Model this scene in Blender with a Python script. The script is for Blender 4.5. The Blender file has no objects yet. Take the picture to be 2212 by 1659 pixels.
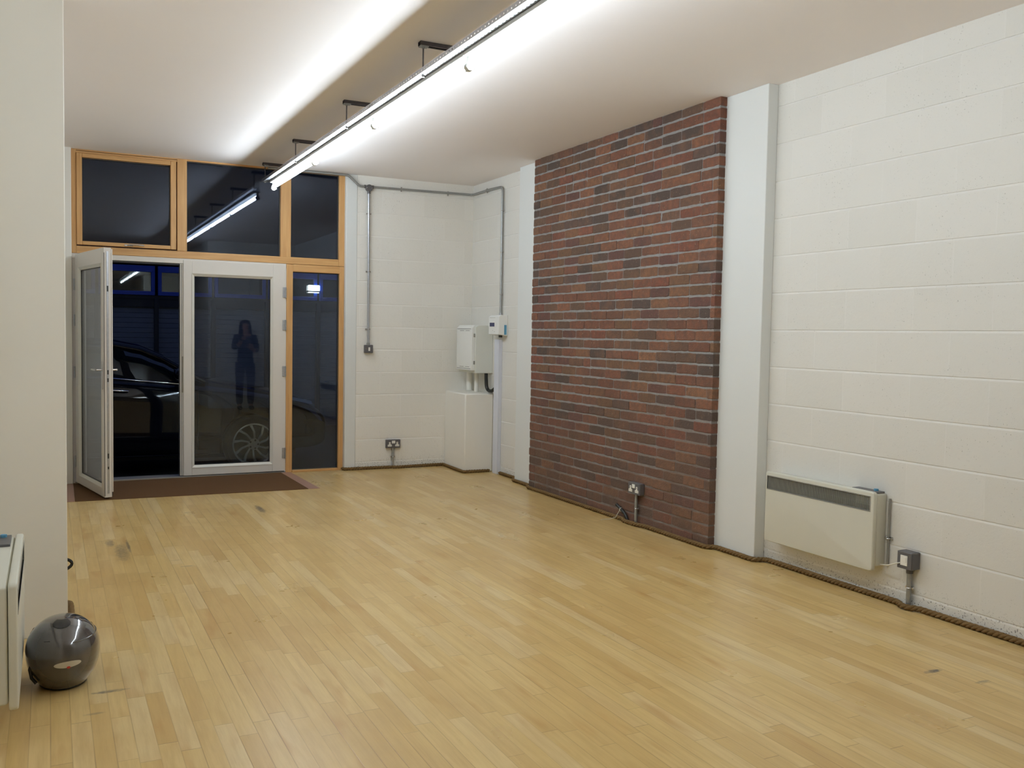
import bpy, bmesh, math, random
from mathutils import Vector, Matrix
C = bpy.context.scene.collection
SC = bpy.context.scene
PI = math.pi

# ------------------------------------------------------------------ camera, world, exposure
CF, CYAW, CPITCH, CROLL, CH = 1992.79, 0.4646, -0.0527, 0.0181, 1.3677
cd = bpy.data.cameras.new('camera'); cam = bpy.data.objects.new('camera', cd); C.objects.link(cam)
cd.sensor_fit = 'HORIZONTAL'; cd.sensor_width = 36.0; cd.lens = CF * 36.0 / 2212.0
cd.clip_start = 0.02; cd.clip_end = 200
_f = Vector((math.sin(CYAW)*math.cos(CPITCH), math.cos(CYAW)*math.cos(CPITCH), math.sin(CPITCH)))
_r = Vector((math.cos(CYAW), -math.sin(CYAW), 0)); _u = _r.cross(_f)
_r2 = math.cos(CROLL)*_r + math.sin(CROLL)*_u; _u2 = -math.sin(CROLL)*_r + math.cos(CROLL)*_u
cam.matrix_world = Matrix(((_r2.x, _u2.x, -_f.x, 0), (_r2.y, _u2.y, -_f.y, 0), (_r2.z, _u2.z, -_f.z, CH), (0, 0, 0, 1)))
SC.camera = cam
wd = bpy.data.worlds.new('dusk'); SC.world = wd; wd.use_nodes = True
bg = wd.node_tree.nodes['Background']; bg.inputs[0].default_value = (0.16, 0.24, 0.58, 1); bg.inputs[1].default_value = 0.42
SC.view_settings.view_transform = 'Standard'; SC.view_settings.look = 'None'
SC.view_settings.gamma = 1.0; SC.view_settings.use_curve_mapping = False
SC.view_settings.exposure = 0.17
TUBE_POWER = 60.0
SC.cycles.max_bounces = 16; SC.cycles.diffuse_bounces = 12; SC.cycles.glossy_bounces = 5
SC.cycles.transparent_max_bounces = 24; SC.cycles.transmission_bounces = 6
SC.cycles.use_denoising = True
SC.cycles.sample_clamp_indirect = 6.0
SC.cycles.caustics_reflective = False; SC.cycles.caustics_refractive = False

# ------------------------------------------------------------------ room numbers
R, D, H, Z0, DF, ZT = 3.9575, 8.870, 2.911, 0.0744, 8.913, 2.0137
XL = -0.205
XP, XB = 3.88, 3.828

# ------------------------------------------------------------------ materials
class NT:
    def __init__(s, name):
        s.m = bpy.data.materials.new(name); s.m.use_nodes = True; s.t = s.m.node_tree
        s.b = s.t.nodes['Principled BSDF']; s.out = s.t.nodes['Material Output']
    def n(s, typ, **kw):
        x = s.t.nodes.new(typ)
        for k, v in kw.items():
            if k.startswith('_'): setattr(x, k[1:], v)
        return x
    def put(s, sock, v):
        if isinstance(v, bpy.types.NodeSocket): s.t.links.new(v, sock)
        elif v is not None: sock.default_value = v
    def math(s, op, a, b=None, c=None, clamp=False):
        x = s.n('ShaderNodeMath', _operation=op, _use_clamp=clamp)
        s.put(x.inputs[0], a); s.put(x.inputs[1], b)
        if c is not None: s.put(x.inputs[2], c)
        return x.outputs[0]
    def pos(s): return s.n('ShaderNodeNewGeometry').outputs['Position']
    def sep(s, v):
        x = s.n('ShaderNodeSeparateXYZ'); s.put(x.inputs[0], v); return x.outputs
    def comb(s, a, b, c):
        x = s.n('ShaderNodeCombineXYZ'); s.put(x.inputs[0], a); s.put(x.inputs[1], b); s.put(x.inputs[2], c); return x.outputs[0]
    def noise(s, vec, scale, detail=3, rough=0.55, dim='3D'):
        x = s.n('ShaderNodeTexNoise', _noise_dimensions=dim); s.put(x.inputs['Vector'], vec)
        x.inputs['Scale'].default_value = scale; x.inputs['Detail'].default_value = detail; x.inputs['Roughness'].default_value = rough
        return x.outputs['Fac']
    def white(s, vec):
        x = s.n('ShaderNodeTexWhiteNoise', _noise_dimensions='3D'); s.put(x.inputs['Vector'], vec); return x.outputs['Value'], x.outputs['Color']
    def ramp(s, fac, stops, interp='LINEAR'):
        x = s.n('ShaderNodeValToRGB'); s.put(x.inputs[0], fac); cr = x.color_ramp; cr.interpolation = interp
        while len(cr.elements) > 1: cr.elements.remove(cr.elements[-1])
        for i, (p, c) in enumerate(stops):
            e = cr.elements[0] if i == 0 else cr.elements.new(p)
            e.position = p; e.color = (c, c, c, 1) if isinstance(c, (int, float)) else (*c[:3], 1)
        return x.outputs[0]
    def mix(s, fac, a, b, blend='MIX'):
        x = s.n('ShaderNodeMix', _data_type='RGBA', _blend_type=blend)
        s.put(x.inputs[0], fac)
        for i, v in ((6, a), (7, b)):
            if isinstance(v, tuple): v = (*v[:3], 1)
            s.put(x.inputs[i], v)
        return x.outputs[2]
    def bump(s, h, strength=0.3, dist=0.01, normal=None):
        x = s.n('ShaderNodeBump'); s.put(x.inputs['Height'], h); x.inputs['Strength'].default_value = strength; x.inputs['Distance'].default_value = dist
        if normal is not None: s.put(x.inputs['Normal'], normal)
        s.t.links.new(x.outputs[0], s.b.inputs['Normal']); return x.outputs[0]
    def base(s, v):
        if isinstance(v, tuple): v = (*v[:3], 1)
        s.put(s.b.inputs['Base Color'], v)
    def set(s, rough=None, metal=None, coat=None, spec=None, coat_r=None):
        if rough is not None: s.put(s.b.inputs['Roughness'], rough)
        if metal is not None: s.b.inputs['Metallic'].default_value = metal
        if coat is not None: s.b.inputs['Coat Weight'].default_value = coat
        if coat_r is not None: s.b.inputs['Coat Roughness'].default_value = coat_r
        if spec is not None: s.b.inputs['Specular IOR Level'].default_value = spec
        return s.m

def simple(name, col, rough=0.5, metal=0.0, var=0.06, scale=14, bump=0.0, coat=0, spec=None, coat_r=None):
    t = NT(name); n = t.noise(t.pos(), scale, 4)
    f = t.math('MULTIPLY_ADD', n, var*2, 1-var)
    t.base(t.mix(1.0, col, t.comb(f, f, f), 'MULTIPLY'))
    if bump: t.bump(t.noise(t.pos(), scale*8, 3), bump, 0.002)
    t.set(rough, metal, coat, spec, coat_r)
    return t.m

def mat_block(name, axis, u0, k=1.0):
    t = NT(name); p = t.sep(t.pos()); u = p[axis]; z = p[2]
    row = t.math('FLOOR', t.math('DIVIDE', t.math('SUBTRACT', z, Z0), 0.225))
    par = t.math('FRACT', t.math('MULTIPLY', row, 0.5))          # 0 even, .5 odd
    uu = t.math('DIVIDE', t.math('SUBTRACT', u, u0), 0.45)
    uu = t.math('ADD', uu, t.math('SUBTRACT', 0.5, par))          # even rows shifted half a block
    wob = t.math('MULTIPLY', t.math('SUBTRACT', t.noise(t.pos(), 3.0, 2), 0.5), 0.02)
    uu = t.math('ADD', uu, wob)
    d = t.math('ABSOLUTE', t.math('SUBTRACT', t.math('FRACT', t.math('ADD', uu, 0.5)), 0.5))
    vj = t.math('SUBTRACT', 1.0, t.math('DIVIDE', d, 0.014), clamp=True)
    vj = t.math('MULTIPLY', vj, t.ramp(t.noise(t.pos(), 2.3, 2), [(0.38, 0.25), (0.6, 1.0)]))
    fr = t.math('FRACT', t.math('ADD', t.math('DIVIDE', t.math('SUBTRACT', z, Z0), 0.225), 0.5))
    hd = t.math('ABSOLUTE', t.math('SUBTRACT', fr, 0.5))
    hj = t.math('SUBTRACT', 1.0, t.math('DIVIDE', hd, 0.045), clamp=True)
    joint = t.math('MAXIMUM', vj, hj)
    bid = t.comb(t.math('FLOOR', uu), row, 0.0); wv, _ = t.white(bid)
    base = t.mix(t.math('MULTIPLY', wv, 1.0), (0.755, 0.745, 0.705), (0.795, 0.785, 0.75))
    big = t.noise(t.pos(), 1.1, 3)
    base = t.mix(t.ramp(big, [(0.35, 0.0), (0.7, 0.5)]), base, (0.79, 0.77, 0.72))
    base = t.mix(t.math('MULTIPLY', joint, 0.55), base, (0.84, 0.83, 0.80))
    fine = t.noise(t.pos(), 55, 5, 0.7)
    pits = t.ramp(t.noise(t.pos(), 150, 2, 0.5), [(0.26, 1.0), (0.32, 0.0)])
    area = t.ramp(t.noise(t.pos(), 4.0, 2), [(0.42, 0.15), (0.62, 1.0)])
    low = t.ramp(z, [(0.0, 1.0), (0.12, 0.35)])
    pits = t.math('MULTIPLY', pits, area)
    scuff = t.math('MULTIPLY', t.ramp(t.noise(t.pos(), 110, 2, 0.5), [(0.34, 1.0), (0.39, 0.0)]), t.ramp(z, [(0.04, 0.9), (0.13, 0.0)]))
    col = t.mix(t.math('MULTIPLY', pits, 0.75), base, (0.30, 0.29, 0.26))
    col = t.mix(scuff, col, (0.16, 0.15, 0.14))
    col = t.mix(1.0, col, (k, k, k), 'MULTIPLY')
    t.base(col)
    hgt = t.math('ADD', t.math('MULTIPLY', fine, 0.35), t.math('MULTIPLY', t.noise(t.pos(), 18, 3), 0.5))
    hgt = t.math('SUBTRACT', hgt, t.math('MULTIPLY', pits, 0.8))
    hgt = t.math('SUBTRACT', hgt, t.math('MULTIPLY', vj, 0.35))
    t.bump(hgt, 0.55, 0.004)
    return t.set(0.62, spec=0.3)

def mat_floor():
    t = NT('maple_planks'); p = t.sep(t.pos()); x, y = p[0], p[1]
    W = 0.0632
    cx = t.math('DIVIDE', t.math('ADD', x, 0.0085), W)
    row = t.math('FLOOR', cx)
    wr, _ = t.white(t.comb(row, 3.7, 0.0))
    wl, _ = t.white(t.comb(row, 9.1, 2.0))
    L = t.math('MULTIPLY_ADD', wl, 0.6, 0.36)
    cy = t.math('ADD', t.math('DIVIDE', y, L), t.math('MULTIPLY', wr, 17.0))
    idx = t.math('FLOOR', cy)
    w1, wc = t.white(t.comb(row, idx, 0.5))
    w2, _ = t.white(t.comb(idx, row, 7.5))
    dx = t.math('ABSOLUTE', t.math('SUBTRACT', t.math('FRACT', t.math('ADD', cx, 0.5)), 0.5))
    dy = t.math('MULTIPLY', t.math('ABSOLUTE', t.math('SUBTRACT', t.math('FRACT', t.math('ADD', cy, 0.5)), 0.5)), L)
    sd, _ = t.white(t.comb(row, 1.5, 8.0))
    jx = t.math('MULTIPLY', t.math('SUBTRACT', 1.0, t.math('DIVIDE', dx, 0.042), clamp=True), t.math('MULTIPLY_ADD', sd, 0.75, 0.25))
    jx = t.math('MULTIPLY', jx, t.ramp(t.noise(t.comb(t.math('MULTIPLY', x, 6.0), y, 0.0), 1.4, 2), [(0.35, 0.35), (0.65, 1.0)]))
    jy = t.math('MULTIPLY', t.math('SUBTRACT', 1.0, t.math('DIVIDE', dy, 0.0024), clamp=True), t.math('MULTIPLY_ADD', w2, 1.0, 0.1))
    seam = t.math('MAXIMUM', jx, jy, clamp=True)
    base = t.ramp(w1, [(0.0, (0.57, 0.385, 0.145)), (0.15, (0.61, 0.425, 0.165)), (0.5, (0.645, 0.465, 0.190)), (0.75, (0.68, 0.50, 0.215)), (0.92, (0.69, 0.535, 0.275)), (1.0, (0.60, 0.41, 0.15))])
    off = t.math('MULTIPLY', w2, 40.0)
    gv = t.comb(t.math('MULTIPLY', x, 26.0), t.math('ADD', t.math('MULTIPLY', y, 1.6), off), off)
    g = t.noise(gv, 1.6, 5, 0.65)
    base = t.mix(t.ramp(g, [(0.40, 0.0), (0.72, 0.42)]), base, (0.40, 0.235, 0.085))
    gf = t.noise(t.comb(t.math('MULTIPLY', x, 260.0), t.math('MULTIPLY', y, 9.0), off), 1.0, 3, 0.6)
    base = t.mix(t.math('MULTIPLY', gf, 0.22), base, (0.36, 0.22, 0.10))
    blot = t.noise(t.comb(t.math('MULTIPLY', x, 1.0), t.math('MULTIPLY', y, 0.55), 3.0), 2.6, 4, 0.6)
    base = t.mix(t.ramp(blot, [(0.48, 0.0), (0.72, 0.42)]), base, (0.45, 0.28, 0.09))
    # knots and amber stains on single boards
    st = t.ramp(t.noise(t.comb(t.math('MULTIPLY', x, 11.0), t.math('MULTIPLY', y, 2.4), off), 1.0, 2), [(0.60, 0.0), (0.86, 0.75)])
    base = t.mix(st, base, (0.42, 0.20, 0.05))
    # dark worn marks
    def mark(mx, my, rx, ry, a):
        ex = t.math('DIVIDE', t.math('SUBTRACT', x, mx), rx); ey = t.math('DIVIDE', t.math('SUBTRACT', y, my), ry)
        q = t.math('ADD', t.math('MULTIPLY', ex, ex), t.math('MULTIPLY', ey, ey))
        q = t.math('ADD', q, t.math('MULTIPLY', t.math('SUBTRACT', t.noise(t.pos(), 45, 3), 0.5), 2.2))
        return t.math('MULTIPLY', t.math('SUBTRACT', 1.0, q, clamp=True), a)
    mk = mark(0.385, 6.05, 0.045, 0.27, 0.55)
    for a in ((0.33, 6.33, 0.03, 0.12, 0.6), (0.43, 6.2, 0.012, 0.2, 0.8), (1.435, 7.14, 0.03, 0.17, 0.8), (3.285, 2.585, 0.055, 0.018, 0.95), (3.37, 2.42, 0.05, 0.012, 0.6), (0.19, 3.72, 0.07, 0.016, 0.75),
              (0.13, 3.52, 0.04, 0.012, 0.4), (0.70, 5.55, 0.045, 0.010, 0.7), (0.66, 5.72, 0.05, 0.008, 0.4), (2.28, 2.05, 0.05, 0.007, 0.8)):
        mk = t.math('MAXIMUM', mk, mark(*a))
    base = t.mix(mk, base, (0.10, 0.085, 0.075))
    speck = t.ramp(t.noise(t.pos(), 85, 1, 0.5), [(0.155, 1.0), (0.19, 0.0)])
    base = t.mix(t.math('MULTIPLY', speck, 0.8), base, (0.12, 0.08, 0.05))
    base = t.mix(t.math('MULTIPLY', seam, 0.85), base, (0.16, 0.085, 0.035))
    t.base(base)
    rg = t.math('MULTIPLY_ADD', t.noise(t.pos(), 3.0, 4), 0.22, 0.20)
    t.bump(t.math('SUBTRACT', t.math('MULTIPLY', t.noise(t.comb(t.math('MULTIPLY', x, 3.0), y, w1), 3.0, 2), 0.6), seam), 0.25, 0.0012)
    return t.set(rg, spec=0.42)

def mat_wood(name, axis, c1=(0.62, 0.36, 0.145), c2=(0.50, 0.26, 0.09)):
    t = NT(name); p = t.sep(t.pos()); sc = [60.0, 60.0, 60.0]; sc[axis] = 3.0
    v = t.comb(*[t.math('MULTIPLY', p[i], sc[i]) for i in range(3)])
    g = t.noise(v, 1.0, 4, 0.6)
    b = t.mix(t.ramp(g, [(0.35, 0.0), (0.7, 1.0)]), c1, c2)
    sc2 = [200.0]*3; sc2[axis] = 12.0
    f = t.noise(t.comb(*[t.math('MULTIPLY', p[i], sc2[i]) for i in range(3)]), 1.0, 2)
    b = t.mix(t.math('MULTIPLY', f, 0.25), b, (0.66, 0.42, 0.20))
    t.base(b); t.bump(f, 0.08, 0.001)
    return t.set(0.36, spec=0.45)

def mat_glass(name, tint=(0.93, 0.96, 0.97)):
    m = bpy.data.materials.new(name); m.use_nodes = True; t = m.node_tree; t.nodes.clear()
    g = t.nodes.new('ShaderNodeNewGeometry'); dot = t.nodes.new('ShaderNodeVectorMath'); dot.operation = 'DOT_PRODUCT'
    t.links.new(g.outputs['Incoming'], dot.inputs[0]); t.links.new(g.outputs['Normal'], dot.inputs[1])
    def M(op, a, b=None):
        x = t.nodes.new('ShaderNodeMath'); x.operation = op
        for i, v in enumerate((a, b)):
            if v is None: continue
            if isinstance(v, (int, float)): x.inputs[i].default_value = v
            else: t.links.new(v, x.inputs[i])
        return x.outputs[0]
    c = M('ABSOLUTE', dot.outputs['Value']); f = M('ADD', M('MULTIPLY', M('POWER', M('SUBTRACT', 1.0, c), 5.0), 0.90), 0.025)
    mc = t.nodes.new('ShaderNodeMix'); mc.data_type = 'RGBA'; t.links.new(M('POWER', M('SUBTRACT', 1.0, c), 3.0), mc.inputs[0]); mc.inputs[6].default_value = (0.76, 0.80, 1.0, 1); mc.inputs[7].default_value = (1.0, 0.95, 0.86, 1)
    tr = t.nodes.new('ShaderNodeBsdfTransparent'); tr.inputs[0].default_value = (*tint, 1)
    gl = t.nodes.new('ShaderNodeBsdfGlossy'); gl.inputs['Roughness'].default_value = 0.0; t.links.new(mc.outputs[2], gl.inputs['Color'])
    mx = t.nodes.new('ShaderNodeMixShader'); t.links.new(f, mx.inputs[0]); t.links.new(tr.outputs[0], mx.inputs[1]); t.links.new(gl.outputs[0], mx.inputs[2])
    o = t.nodes.new('ShaderNodeOutputMaterial'); t.links.new(mx.outputs[0], o.inputs[0])
    return m

def mat_emit(name, col, s):
    t = NT(name); t.base((0.9, 0.9, 0.9)); t.put(t.b.inputs['Emission Color'], (*col, 1)); t.b.inputs['Emission Strength'].default_value = s
    return t.m

def mat_brick():
    t = NT('old_brick'); a = t.n('ShaderNodeVertexColor', _layer_name='Col').outputs['Color']
    n1 = t.noise(t.pos(), 30, 4, 0.65); n2 = t.noise(t.pos(), 9, 3)
    a = t.mix(0.28, a, (0.150, 0.098, 0.072))
    a = t.mix(1.0, a, (0.95, 0.95, 0.95), 'MULTIPLY')
    b = t.mix(t.ramp(n1, [(0.32, 0.0), (0.68, 0.65)]), a, (0.085, 0.058, 0.048))
    b = t.mix(t.ramp(n2, [(0.5, 0.0), (0.8, 0.35)]), b, (0.30, 0.14, 0.075))
    sp = t.ramp(t.noise(t.pos(), 70, 2), [(0.66, 0.0), (0.76, 0.6)])
    b = t.mix(sp, b, (0.42, 0.30, 0.18))
    z = t.sep(t.pos())[2]
    dust = t.math('MULTIPLY', t.ramp(t.noise(t.pos(), 3, 4), [(0.3, 0.25), (0.65, 0.8)]), t.ramp(t.math('DIVIDE', z, 2.0), [(0.12, 0.75), (0.62, 0.0)]))
    b = t.mix(dust, b, (0.135, 0.088, 0.066))
    t.base(b); t.bump(t.math('ADD', n1, t.noise(t.pos(), 120, 3)), 0.7, 0.004)
    return t.set(0.85, spec=0.25)

def mat_mortar():
    t = NT('brick_mortar'); z = t.sep(t.pos())[2]
    n = t.noise(t.pos(), 40, 4, 0.7)
    b = t.mix(n, (0.19, 0.185, 0.18), (0.36, 0.36, 0.36))
    dust = t.math('MULTIPLY', t.ramp(t.noise(t.pos(), 2.2, 4), [(0.35, 0.3), (0.6, 1.0)]), t.ramp(t.math('DIVIDE', z, 2.0), [(0.1, 1.0), (0.6, 0.15)]))
    b = t.mix(dust, b, (0.15, 0.105, 0.08))
    t.base(b); t.bump(n, 0.8, 0.005)
    return t.set(0.9, spec=0.2)

M = {}
M['block_r'] = mat_block('painted_blockwork_side_dimmed', 1, 3.552, 0.90)  # same paint as the back wall, dimmer light put into its colour
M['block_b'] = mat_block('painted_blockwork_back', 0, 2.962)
M['plaster'] = simple('white_plaster', (0.80, 0.785, 0.735), 0.6, var=0.02, scale=3, bump=0.05, spec=0.3)
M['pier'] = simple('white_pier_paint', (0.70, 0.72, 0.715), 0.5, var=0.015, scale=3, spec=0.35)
M['ceiling'] = simple('ceiling_paint', (0.87, 0.835, 0.835), 0.7, var=0.02, scale=1.3, spec=0.2)
M['floor'] = mat_floor()
M['brick'] = mat_brick(); M['mortar'] = mat_mortar()
M['wood_x'] = mat_wood('pine_rail', 0); M['wood_z'] = mat_wood('pine_stile', 2)
M['door'] = simple('cream_door_paint', (0.68, 0.645, 0.60), 0.38, var=0.02, scale=5, spec=0.4)
M['bead'] = simple('white_bead_paint', (0.70, 0.68, 0.62), 0.35, var=0.02, spec=0.45)
M['gasket'] = simple('dark_gasket', (0.03, 0.028, 0.025), 0.5)
M['glass'] = mat_glass('window_glass')
M['galv'] = simple('galvanised_steel', (0.46, 0.47, 0.50), 0.34, 0.9, var=0.18, scale=60)
M['galv_dull'] = simple('dull_galvanised', (0.36, 0.37, 0.37), 0.42, 0.75, var=0.18, scale=50)
M['strut'] = simple('dark_steel_strut', (0.10, 0.09, 0.10), 0.45, 0.7, var=0.2, scale=40)
M['steel'] = simple('brushed_steel', (0.62, 0.61, 0.60), 0.25, 1.0, var=0.05)
M['brass'] = simple('dull_keep_plate', (0.30, 0.28, 0.25), 0.4, 0.9)
M['enamel'] = simple('white_enamel', (0.80, 0.81, 0.80), 0.35, var=0.02)
M['tube'] = mat_emit('lit_tube', (0.83, 0.945, 1.03), TUBE_POWER)
M['holder'] = simple('lamp_holder_plastic', (0.62, 0.63, 0.60), 0.45, var=0.03)
M['heater'] = simple('cream_heater_enamel', (0.62, 0.615, 0.54), 0.42, var=0.02, scale=8)
M['grille'] = simple('heater_grille_metal', (0.27, 0.265, 0.24), 0.45, var=0.05)
M['dark'] = simple('dark_recess', (0.025, 0.025, 0.022), 0.7)
M['clad'] = simple('grey_metal_clad', (0.125, 0.12, 0.125), 0.42, 0.2, var=0.1, scale=50)
M['white_pl'] = simple('white_plastic', (0.80, 0.79, 0.74), 0.35, var=0.02)
M['pvc'] = simple('bluish_white_pvc', (0.66, 0.69, 0.78), 0.4, var=0.02)
M['cabinet'] = simple('cabinet_paint', (0.68, 0.70, 0.66), 0.4, var=0.02)
M['cover'] = simple('cabinet_cover_paint', (0.76, 0.77, 0.75), 0.38, var=0.02)
M['screen'] = simple('navy_display', (0.015, 0.02, 0.10), 0.2)
M['sticker'] = simple('blue_sticker', (0.10, 0.30, 0.47), 0.5, var=0.3, scale=120)
M['rubber'] = simple('black_rubber', (0.012, 0.013, 0.012), 0.35, var=0.1)
M['string'] = simple('white_string', (0.70, 0.68, 0.60), 0.8)
M['blackloop'] = simple('glossy_black_sheath', (0.012, 0.012, 0.013), 0.14, var=0.05)
M['mat'] = simple('brown_coir', (0.135, 0.070, 0.032), 0.95, var=0.35, scale=170, bump=0.9, spec=0.1)
M['redboard'] = simple('reddish_board', (0.36, 0.20, 0.14), 0.4, var=0.12, scale=30)
M['thresh'] = simple('aluminium_threshold', (0.30, 0.29, 0.28), 0.45, 0.6)
M['helmet'] = simple('gunmetal_helmet_paint', (0.085, 0.078, 0.074), 0.16, 0.35, var=0.12, scale=260, coat=1.0, coat_r=0.03)
M['helmet_dk'] = simple('helmet_dark_trim', (0.012, 0.012, 0.013), 0.25)
M['badge'] = simple('silver_badge', (0.55, 0.54, 0.50), 0.4, 0.5)
M['red'] = simple('red_badge_dot', (0.45, 0.02, 0.02), 0.4)
M['carpaint'] = simple('black_car_paint', (0.004, 0.0045, 0.008), 0.05, 0.0, var=0.05, spec=0.28)
M['carglass'] = simple('dark_car_glass', (0.004, 0.006, 0.008), 0.02, 0.0, var=0.0, spec=0.7)
M['chrome'] = simple('chrome_trim', (0.80, 0.80, 0.82), 0.08, 1.0, var=0.0)
M['alloy'] = simple('alloy_wheel', (0.42, 0.42, 0.40), 0.3, 0.8, var=0.05)
M['tyre'] = simple('tyre_rubber', (0.010, 0.010, 0.010), 0.8)
M['lens'] = simple('headlamp_lens', (0.25, 0.30, 0.38), 0.05, 0.3, var=0.0, coat=1)
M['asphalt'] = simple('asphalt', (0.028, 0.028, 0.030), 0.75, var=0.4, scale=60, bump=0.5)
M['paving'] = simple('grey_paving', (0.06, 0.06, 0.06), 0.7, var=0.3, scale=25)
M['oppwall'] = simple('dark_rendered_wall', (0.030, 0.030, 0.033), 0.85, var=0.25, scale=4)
M['blue'] = simple('royal_blue_paint', (0.010, 0.060, 0.42), 0.4, var=0.08)
M['darkpost'] = simple('black_post_paint', (0.012, 0.012, 0.016), 0.5)
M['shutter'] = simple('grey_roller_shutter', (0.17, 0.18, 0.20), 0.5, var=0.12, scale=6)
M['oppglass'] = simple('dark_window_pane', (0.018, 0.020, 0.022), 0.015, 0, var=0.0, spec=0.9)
M['lamp_on'] = mat_emit('lit_lamp_diffuser', (0.92, 1.0, 1.0), 7.0)
M['skin'] = simple('skin', (0.52, 0.30, 0.21), 0.5, var=0.05)
M['hair'] = simple('brown_hair', (0.035, 0.018, 0.010), 0.45, var=0.3, scale=90)
M['top'] = simple('dark_grey_coat', (0.06, 0.055, 0.07), 0.8, var=0.15)
M['jeans'] = simple('faded_trousers', (0.14, 0.13, 0.16), 0.85, var=0.15)
M['shoe'] = simple('black_shoe', (0.015, 0.015, 0.015), 0.4)

def mat_rope():
    t = NT('manila_rope'); n = t.noise(t.pos(), 160, 4, 0.7)
    b = t.mix(n, (0.085, 0.048, 0.018), (0.27, 0.17, 0.072)); t.base(b); t.bump(n, 0.8, 0.003)
    return t.set(0.9, spec=0.15)
M['rope'] = mat_rope()

# ------------------------------------------------------------------ mesh helpers
LOC = {}
class MB:
    def __init__(s): s.v = []; s.f = []; s.col = None
    def add(s, vs, fs):
        o = len(s.v); s.v += [tuple(map(float, p)) for p in vs]; s.f += [tuple(i+o for i in f) for f in fs]; return s
    def box(s, x0, x1, y0, y1, z0, z1):
        if x0 > x1: x0, x1 = x1, x0
        if y0 > y1: y0, y1 = y1, y0
        if z0 > z1: z0, z1 = z1, z0
        return s.add([(x0,y0,z0),(x1,y0,z0),(x1,y1,z0),(x0,y1,z0),(x0,y0,z1),(x1,y0,z1),(x1,y1,z1),(x0,y1,z1)],
                     [(0,3,2,1),(4,5,6,7),(0,1,5,4),(1,2,6,5),(2,3,7,6),(3,0,4,7)])
    def prism(s, poly, axis, a, b):
        """poly: list of 2D points in the other two axes (in cyclic order after 'axis')"""
        n = len(poly)
        def P(p, h):
            if axis == 0: return (h, p[0], p[1])
            if axis == 1: return (p[0], h, p[1])
            return (p[0], p[1], h)
        vs = [P(p, a) for p in poly] + [P(p, b) for p in poly]
        fs = [tuple(range(n))[::-1], tuple(range(n, 2*n))] + [(i, (i+1) % n, n+(i+1) % n, n+i) for i in range(n)]
        return s.add(vs, fs)
    def cyl(s, p0, p1, r0, r1=None, n=16):
        if r1 is None: r1 = r0
        return s.sweep([p0, p1], [r0, r1], n)
    def sweep(s, path, r, n=10, caps=True, squash=None):
        path = [Vector(p) for p in path]; m = len(path)
        rr = r if isinstance(r, (list, tuple)) else [r]*m
        prev = None; rings = []
        for i, p in enumerate(path):
            t = (path[min(i+1, m-1)] - path[max(i-1, 0)]).normalized()
            if prev is None:
                a = Vector((0, 0, 1)) if abs(t.z) < 0.9 else Vector((1, 0, 0))
                u = t.cross(a).normalized()
            else:
                u = (prev - t*prev.dot(t)).normalized()
            prev = u; w = t.cross(u)
            rings.append([p + (u*math.cos(2*PI*k/n) + w*math.sin(2*PI*k/n))*rr[i] for k in range(n)])
        vs = [q for ring in rings for q in ring]; fs = []
        for i in range(m-1):
            for k in range(n):
                a, b = i*n+k, i*n+(k+1) % n
                fs.append((a, a+n, b+n, b))
        if caps: fs += [tuple(range(n)), tuple(range((m-1)*n, m*n))[::-1]]
        return s.add(vs, fs)
    def lathe(s, prof, c, axis=2, n=32, cap=True):
        """prof: (radius, height along axis)"""
        vs = []; m = len(prof)
        for r, h in prof:
            for k in range(n):
                a = 2*PI*k/n; q = [0, 0, 0]; q[axis] = h; q[(axis+1) % 3] = r*math.cos(a); q[(axis+2) % 3] = r*math.sin(a)
                vs.append((c[0]+q[0], c[1]+q[1], c[2]+q[2]))
        fs = [(i*n+k, i*n+(k+1) % n, (i+1)*n+(k+1) % n, (i+1)*n+k) for i in range(m-1) for k in range(n)]
        if cap and prof[0][0] > 1e-5: fs.append(tuple(range(n))[::-1])
        if cap and prof[-1][0] > 1e-5: fs.append(tuple(range((m-1)*n, m*n)))
        return s.add(vs, fs)
    def grid(s, P, nu, nv, close_u=False):
        vs = [P(i, j) for i in range(nu) for j in range(nv)]; fs = []
        for i in range(nu if close_u else nu-1):
            for j in range(nv-1):
                a = i*nv+j; b = ((i+1) % nu)*nv+j; fs.append((a, b, b+1, a+1))
        return s.add(vs, fs)
    def build(s, name, mat, parent=None, bevel=0, smooth=None, seg=2, origin=None, local=False, cols=None, recalc=True):
        off = Vector((0, 0, 0))
        if parent is not None and not local: off = LOC[parent.name]
        elif origin is not None: off = Vector(origin)
        me = bpy.data.meshes.new(name); me.from_pydata([tuple(Vector(p)-off) for p in s.v], [], s.f)
        if recalc:
            bm = bmesh.new(); bm.from_mesh(me); bmesh.ops.recalc_face_normals(bm, faces=bm.faces); bm.to_mesh(me); bm.free()
        me.materials.append(mat)
        if cols is not None:
            ca = me.color_attributes.new('Col', 'FLOAT_COLOR', 'POINT')
            for i, c in enumerate(cols): ca.data[i].color = (*c, 1)
        o = bpy.data.objects.new(name, me); C.objects.link(o)
        if parent is not None: o.parent = parent; LOC[o.name] = off
        else: o.location = off; LOC[o.name] = off.copy()
        if bevel:
            b = o.modifiers.new('bevel', 'BEVEL'); b.width = bevel; b.segments = seg; b.limit_method = 'ANGLE'; b.angle_limit = math.radians(40)
            smooth = smooth or 45
        if smooth:
            for p in me.polygons: p.use_smooth = True
            try: me.set_sharp_from_angle(angle=math.radians(smooth))
            except Exception: pass
        return o

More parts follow.
